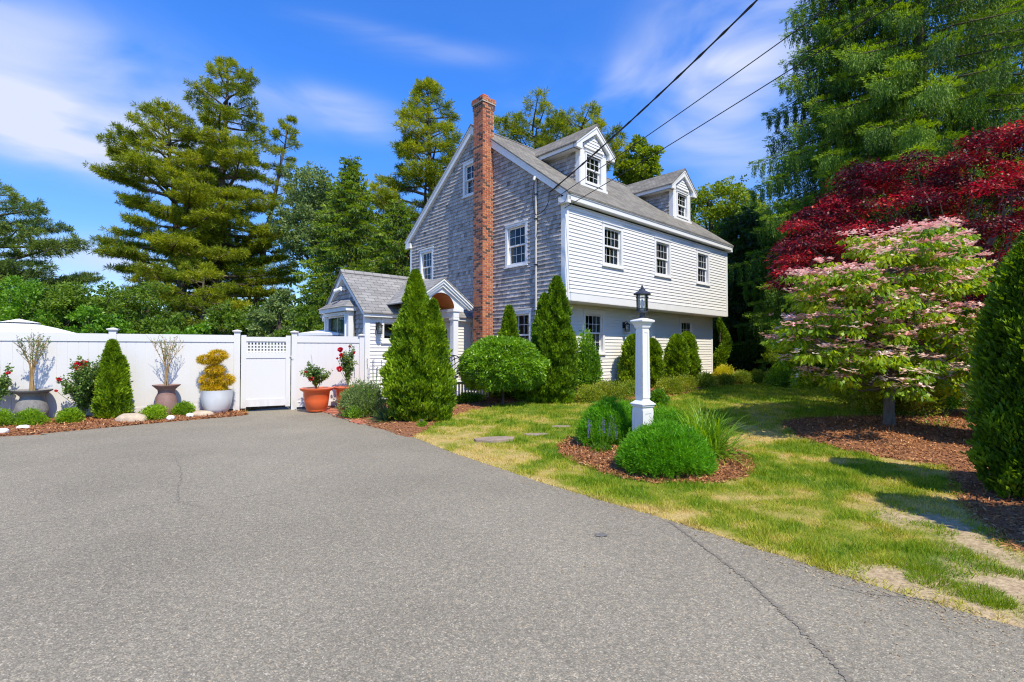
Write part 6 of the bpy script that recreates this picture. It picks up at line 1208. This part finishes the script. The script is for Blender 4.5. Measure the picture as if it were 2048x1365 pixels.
def spiral():
    x, y = hw(10.55, .6)[:2]; g = rs(75); z0 = float(gz(x, y)); t = thing('spiral_arborvitae', 'lopsided twisted arborvitae past the right end of the house', 'arborvitae', (x, y, z0)); C = []; Rr = []
    for k in range(30): f = k / 29; w = .36 * (1 - f * .75); C.append((.20 * math.sin(f * 7.0 + 3.4) * (1 - f * .3) + .12 * f, .15 * math.cos(f * 7.) * (1 - f * .5), .25 + f * 2.2)); Rr.append((w, w, .22))
    V, T = blobleaves(g, C, Rr, 15000, .08, .035, up=.9); npmesh('foliage', V, T, 4, M['arb'], t); b = B(); b.tube([(0, 0, -.1), (0, 0, 2.2)], [.05, .02], 6); b.build('stem', M['bark'], t)
spiral()
low = [(1180, 800, .55, .50, 'azalea', 'at the foot of the rhododendron'), (1228, 797, .62, .62, 'azalea', 'behind the left feathery bush'), (1262, 792, .50, .55, 'hedge', 'just left of the white lamp post'), (1338, 797, .55, .62, 'azalea', 'just right of the white lamp post'), (1372, 787, .55, .62, 'azalea', 'below the close pair of arborvitae'), (1412, 776, .45, .60, 'hedge', 'darkest of the row, left of the yellow shrub'),
       (1447, 770, .50, .50, 'azalea', 'in front of the yellow shrub'), (1480, 768, .55, .62, 'hedge', 'in front of the stone bench'), (1512, 766, .55, .62, 'hedge', 'right of the stone bench'), (1545, 763, .60, .60, 'azalea', 'at the far right end of the row')]
for i, (px, py, r, h, m, lab) in enumerate(low):
    x, y = gp(px, py - 4); y = [12.4, 12.6, 13.3, 14.0, 14.9, 16.3, 17.6, 18.3, 18.7, 19.0][i]; x = (px - 1024) / FP * y; shrub('low_shrub', 'low yellowish green shrub ' + lab if m == 'azalea' else 'low dark green shrub ' + lab, 'shrub', (x, y), r, r * .8, h, 6500, m, 80 + i, .045, .02, 'low shrubs along the front of the house', 14, cr=.4)
shrub('perennial', 'small bright green leafy plant right of the lamp post before the hedge', 'plant', gp(1318, 812), .28, .22, .42, 2500, 'bright', 95, .07, .03, None, 10)
x, y = 7.83, 18.1; shrub('yellow_shrub', 'bright yellow mounded shrub near the far corner of the house', 'shrub', (x * 1.06, y * 1.06), .55, .5, .80, 7000, 'yellow', 96, .07, .02, None, 14)
shrub('shrub', 'low leafy plant at the white picket railing', 'shrub', (-1.05, 12.1), .5, .25, .35, 4000, 'bright', 97, .05, .02, None, 12)
shrub('shrub', 'small grey green plant at the foot of the railing post', 'shrub', (-1.62, 11.6), .18, .15, .28, 1200, 'silver', 98, .04, .015, None, 8)
shrub('shrub', 'dark leafy shrub under the right side of the round tree', 'shrub', (.45, 12.6), .5, .4, .85, 6000, 'round', 99, .06, .025, None, 14)
# ---- lamp bed
feathery('feathery green bush in front of the lamp post, largest of the bed', 0, 0, .52, .44, .50, 110000, 100, loc=(1.86, 5.98))
feathery('feathery green bush left behind the lamp post', 0, 0, .46, .45, .66, 70000, 101, loc=(1.50, 7.45))
feathery('feathery green bush right behind the lamp post', 0, 0, .40, .35, .55, 32000, 102, loc=(2.22, 7.25))
strap('daylily_clump', 'arching strap leaved daylily clump on the right of the lamp bed', 'plant', (2.62, 6.70), 520, .80, .020, 'lily', 103, spread=.10)
x, y = gp(1205, 915); shrub('salvia', 'small salvia with green leaves and violet flower spikes in the mulch of the lamp bed', 'flower', (x, y), .20, .17, .22, 1800, 'bright', 104, .05, .022, None, 10)
g = rs(105); t = thing('violet_flower_spikes', 'violet flower spikes rising from the small salvia in the lamp bed', 'flower', (x, y + .05, .2)); V = []; T = []; b = B()
for i in range(13):
    q = np.array([g.uniform(-.20, .20), g.uniform(-.12, .12)]); h_ = g.uniform(.22, .36); b.tube([(q[0] * .7, q[1] * .7, 0), (q[0], q[1], h_)], .003, 4); P = np.repeat(np.array([[q[0], q[1], h_ - f * .17] for f in np.linspace(0, 1, 10)]), 5, 0); D = nrm(rdir(g, len(P)) + [0, 0, .3]); V.append(leafV(P, D, randside(g, D), .014, .009)); T.append(g.random(len(P)))
b.build('stems', M['lily'], t); [npmesh('flower_spike', v_, t_, 4, M['violet'], t) for v_, t_ in zip(V, T)]
# ---- right side
japanese_maple(); dogwood()
for i, (x, y, r, h, n, lab) in enumerate([(5.46, 4.80, .64, 2.95, 90000, 'tall dark arborvitae at the right edge of the picture'), (4.95, 3.05, .62, 3.1, 15000, 'arborvitae just outside the right edge, nearest of the row'), (7.55, 6.9, .75, 3.3, 20000, 'arborvitae behind the tall one at the right edge'), (9.45, 8.9, .75, 3.3, 15000, 'third arborvitae along the right hand row'), (11.4, 10.9, .8, 3.3, 12000, 'farthest arborvitae of the right hand row')]):
    arborvitae('arborvitae', lab, 'arborvitae', (x, y), h, r, n, 'arbd', 110 + i, 'row of arborvitae down the right side', [(0, 0, 1, .9, .6), (-.28, .12, .86, .62, .2), (.22, -.3, .82, .6, .2)], leaf=.042 if i == 0 else .07, profile=lambda q: np.minimum(1, (q / .12) ** .4 * .4 + .6) * np.clip(1 - q ** 3, 0, 1) ** .8)
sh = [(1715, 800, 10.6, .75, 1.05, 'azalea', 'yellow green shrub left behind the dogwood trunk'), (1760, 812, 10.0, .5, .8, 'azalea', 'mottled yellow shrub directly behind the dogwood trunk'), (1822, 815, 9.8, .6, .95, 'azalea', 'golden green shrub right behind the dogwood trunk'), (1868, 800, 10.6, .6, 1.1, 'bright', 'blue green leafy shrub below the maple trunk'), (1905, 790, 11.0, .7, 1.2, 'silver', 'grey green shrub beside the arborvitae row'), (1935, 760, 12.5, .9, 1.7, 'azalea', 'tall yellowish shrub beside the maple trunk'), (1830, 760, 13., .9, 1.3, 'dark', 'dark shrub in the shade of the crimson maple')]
for i, (px, py, Y, r, h, m, lab) in enumerate(sh):
    x = (px - 1024) / FP * Y; shrub('shrub', lab, 'shrub', (x, Y), r, r * .8, h, 8000, m, 120 + i, .055, .025, None, 16)
strap('grass_clump', 'sparse clump of grassy blades beside the dogwood trunk', 'plant', gp(1878, 862), 45, .48, .010, 'lily', 128)
x = (1560 - 1024) / FP * 17.5; broadleaf('understory_tree', 'small bright green leafy tree between the hedge and the dogwood', (x + .6, 17.5), 3.0, 1.5, 1.2, 1.75, 1.15, 13000, 'lime', 130, .11, .05, clumps=24, trunk=.05, low=.4)
shrub('shrub', 'bright green spreading shrub at the right end of the hedge', 'shrub', ((1570 - 1024) / FP * 17.2, 17.0), 1.0, .7, .95, 6000, 'bright', 131, .09, .04, None, 18)
# ---- pines and spruces
def tx(px, Y): return ((px - 1024) / FP * Y, Y)
def th(py, Y): return CAMH + (700.5 - py) / FP * Y
PG = 'tall white pines left of the house'
pine('white_pine', 'tallest white pine of the group behind the fence', tx(428, 38), th(122, 38), .24, 4.8, 90, 'pine', 200, PG, lean=(.9, 0), trunk=.42, asym=(.10, 0), prof=lambda q: (1 - q) ** .42)
pine('white_pine', 'white pine with the broad left crown behind the fence', tx(372, 36.5), th(215, 36.5), .20, 4.7, 84, 'pine', 201, PG, lean=(-1.7, 0), trunk=.40, asym=(.10, math.pi), prof=lambda q: (1 - q) ** .32 * (.75 + .35 * math.sin(q * 3.1)))
pine('white_pine', 'middle white pine trunk of the group behind the fence', tx(398, 39.5), th(300, 39.5), .18, 4.2, 52, 'pine', 202, PG, trunk=.36)
pine('white_pine', 'slender white pine at the right of the group', tx(498, 40), th(236, 40), .16, 2.7, 56, 'pine', 203, PG, lean=(3.1, 0), trunk=.32, prof=lambda q: (1 - q) ** .5)
pine('white_pine', 'low bushy yellow green pine among the tall trunks', tx(405, 33), th(535, 33), .05, 3.9, 30, 'pine', 204, PG, trunk=.2, prof=lambda q: (1 - q) ** .4)
pine('white_pine', 'blue green pine at the left edge of the picture', tx(-10, 34), th(335, 34), .08, 6.3, 66, 'pine2', 205, None, lean=(-1.2, 0), trunk=.36, tw=.8, prof=lambda q: (1 - q) ** .75 * 1.15, asym=(.25, 0))
pine('white_pine', 'tall white pine rising behind the left slope of the roof', tx(868, 33), th(160, 33), .10, 5.2, 96, 'pine', 206, None, lean=(-.5, 0), trunk=.38, prof=lambda q: (1 - q) ** .62 * 1.1)
pine('white_pine', 'spreading pine crown behind the chimney and the ridge', tx(1050, 34), th(240, 34), .48, 3.7, 40, 'pine', 207, None, lean=(.8, 0), trunk=.36, up0=.35, prof=lambda q: (1 - q) ** .22)
pine('white_pine', 'pine crown showing behind the near dormer', tx(1150, 35), th(240, 35), .50, 3.6, 40, 'pine', 208, None, trunk=.34, lean=(.6, 0), up0=.35, prof=lambda q: (1 - q) ** .25)
spruce('hemlock', 'broad dark green conifer behind the wing, left of the roof', tx(700, 28), th(312, 28), .3, 4.8, 200, 'fir', 210, None, weep=.45, dens=1.5, prof=lambda q: (1 - q) ** .75, L=.15, Wd=.055)
spruce('hemlock', 'conifer filling the gap between the wing and the shingled gable', tx(795, 27), th(395, 27), .3, 3.3, 120, 'fir', 211, None, weep=.4, dens=1.5, prof=lambda q: (1 - q) ** .6, L=.15, Wd=.055)
broadleaf('oak', 'grey green oak crown behind the dark conifer', tx(640, 36), 15, 3.8, 3.4, th(440, 36), 4.2, 30000, 'silver', 212, .20, .11, clumps=46, trunk=.3)
broadleaf('oak', 'round oak crown showing between the two dormers', tx(1280, 36), 16, 2.1, 2.0, th(345, 36), 2.6, 15000, 'lime', 213, .20, .12, clumps=30, trunk=.25)
broadleaf('oak', 'oak in the gap below the broad left pine', tx(520, 30), 6, 2.8, 2, 2.6, 2.0, 11000, 'oak', 214, .17, .09, clumps=30, trunk=.15)
GL = 'leafy trees above the left fence'
for i, (px, Y, py, rx, m, lab) in enumerate([(20, 24, 540, 2.6, 'bright', 'bright green tree above the fence at the left edge'), (110, 25, 555, 2.4, 'oak', 'green tree above the fence right of the umbrella'), (215, 27, 545, 2.8, 'oak', 'leafy tree above the fence left of the pine trunks'), (290, 29, 555, 2.6, 'oak', 'dull green tree behind the pine trunks'), (185, 22, 600, 1.9, 'bright', 'low bright green tree close behind the fence'), (395, 20, 640, 1.2, 'bright', 'small bright green sapling under the pine trunks'), (560, 24, 580, 1.7, 'silver', 'grey green tree between the pines and the dark conifer'), (620, 22, 610, 1.4, 'oak', 'small tree left of the wing'), (460, 26, 600, 2.0, 'oak', 'green tree right of the pine trunks'), (330, 24, 620, 1.6, 'oak', 'small green tree left of the pine trunks')]):
    top = th(py, Y); broadleaf('leafy_tree', lab, tx(px, Y), top, rx, rx * .7, top * .56, top * .46, 11000, m, 220 + i, .15, .08, GL, 30, trunk=.12, low=.6)
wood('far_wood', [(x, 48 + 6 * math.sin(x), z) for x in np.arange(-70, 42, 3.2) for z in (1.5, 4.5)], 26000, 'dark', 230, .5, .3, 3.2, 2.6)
# right hand trees
broadleaf('leafy_tree', 'airy yellow green tree behind the right end of the roof', tx(1425, 30), 12, 3.4, 3.0, th(455, 30), 3.3, 26000, 'lime', 240, .16, .09, clumps=44, trunk=.22)
broadleaf('leafy_tree', 'darker green tree right behind the far eave', tx(1500, 27), 10, 2.8, 2.4, th(500, 27), 2.6, 20000, 'oak', 241, .16, .09, clumps=36, trunk=.22)
spruce('norway_spruce', 'huge weeping Norway spruce at the upper right', tx(1690, 20.5), 21, 3.0, 4.8, 200, 'spruce', 250, 'Norway spruces at the right', weep=1.6, dens=1.5, trunk=.34, prof=lambda q: (1 - q) ** .5 * (.72 + .28 * (1 - q)), L=.115, Wd=.026)
spruce('norway_spruce', 'second Norway spruce behind the crimson maple', tx(1850, 18.5), 21, 2.5, 5.6, 190, 'spruce', 251, 'Norway spruces at the right', weep=1.6, dens=1.5, trunk=.34, prof=lambda q: (1 - q) ** .45, L=.115, Wd=.026)
spruce('norway_spruce', 'Norway spruce cut by the right edge of the picture', tx(2080, 18), 20, 2.5, 5.2, 150, 'spruce', 252, 'Norway spruces at the right', weep=1.3, dens=1.4, trunk=.34, prof=lambda q: (1 - q) ** .45, L=.115, Wd=.026)
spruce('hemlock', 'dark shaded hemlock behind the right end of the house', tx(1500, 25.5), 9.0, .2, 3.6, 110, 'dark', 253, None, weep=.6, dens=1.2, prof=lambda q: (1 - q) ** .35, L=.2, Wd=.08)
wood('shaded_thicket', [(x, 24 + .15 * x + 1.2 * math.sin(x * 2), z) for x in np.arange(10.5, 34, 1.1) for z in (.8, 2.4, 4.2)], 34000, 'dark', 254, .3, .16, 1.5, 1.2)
shrub('shrub', 'pile of brown clippings at the edge of the wood', 'clippings', tx(1640, 19.5), 1.3, .6, .45, 3000, 'gold', 255, .12, .02, None, 12) if False else None
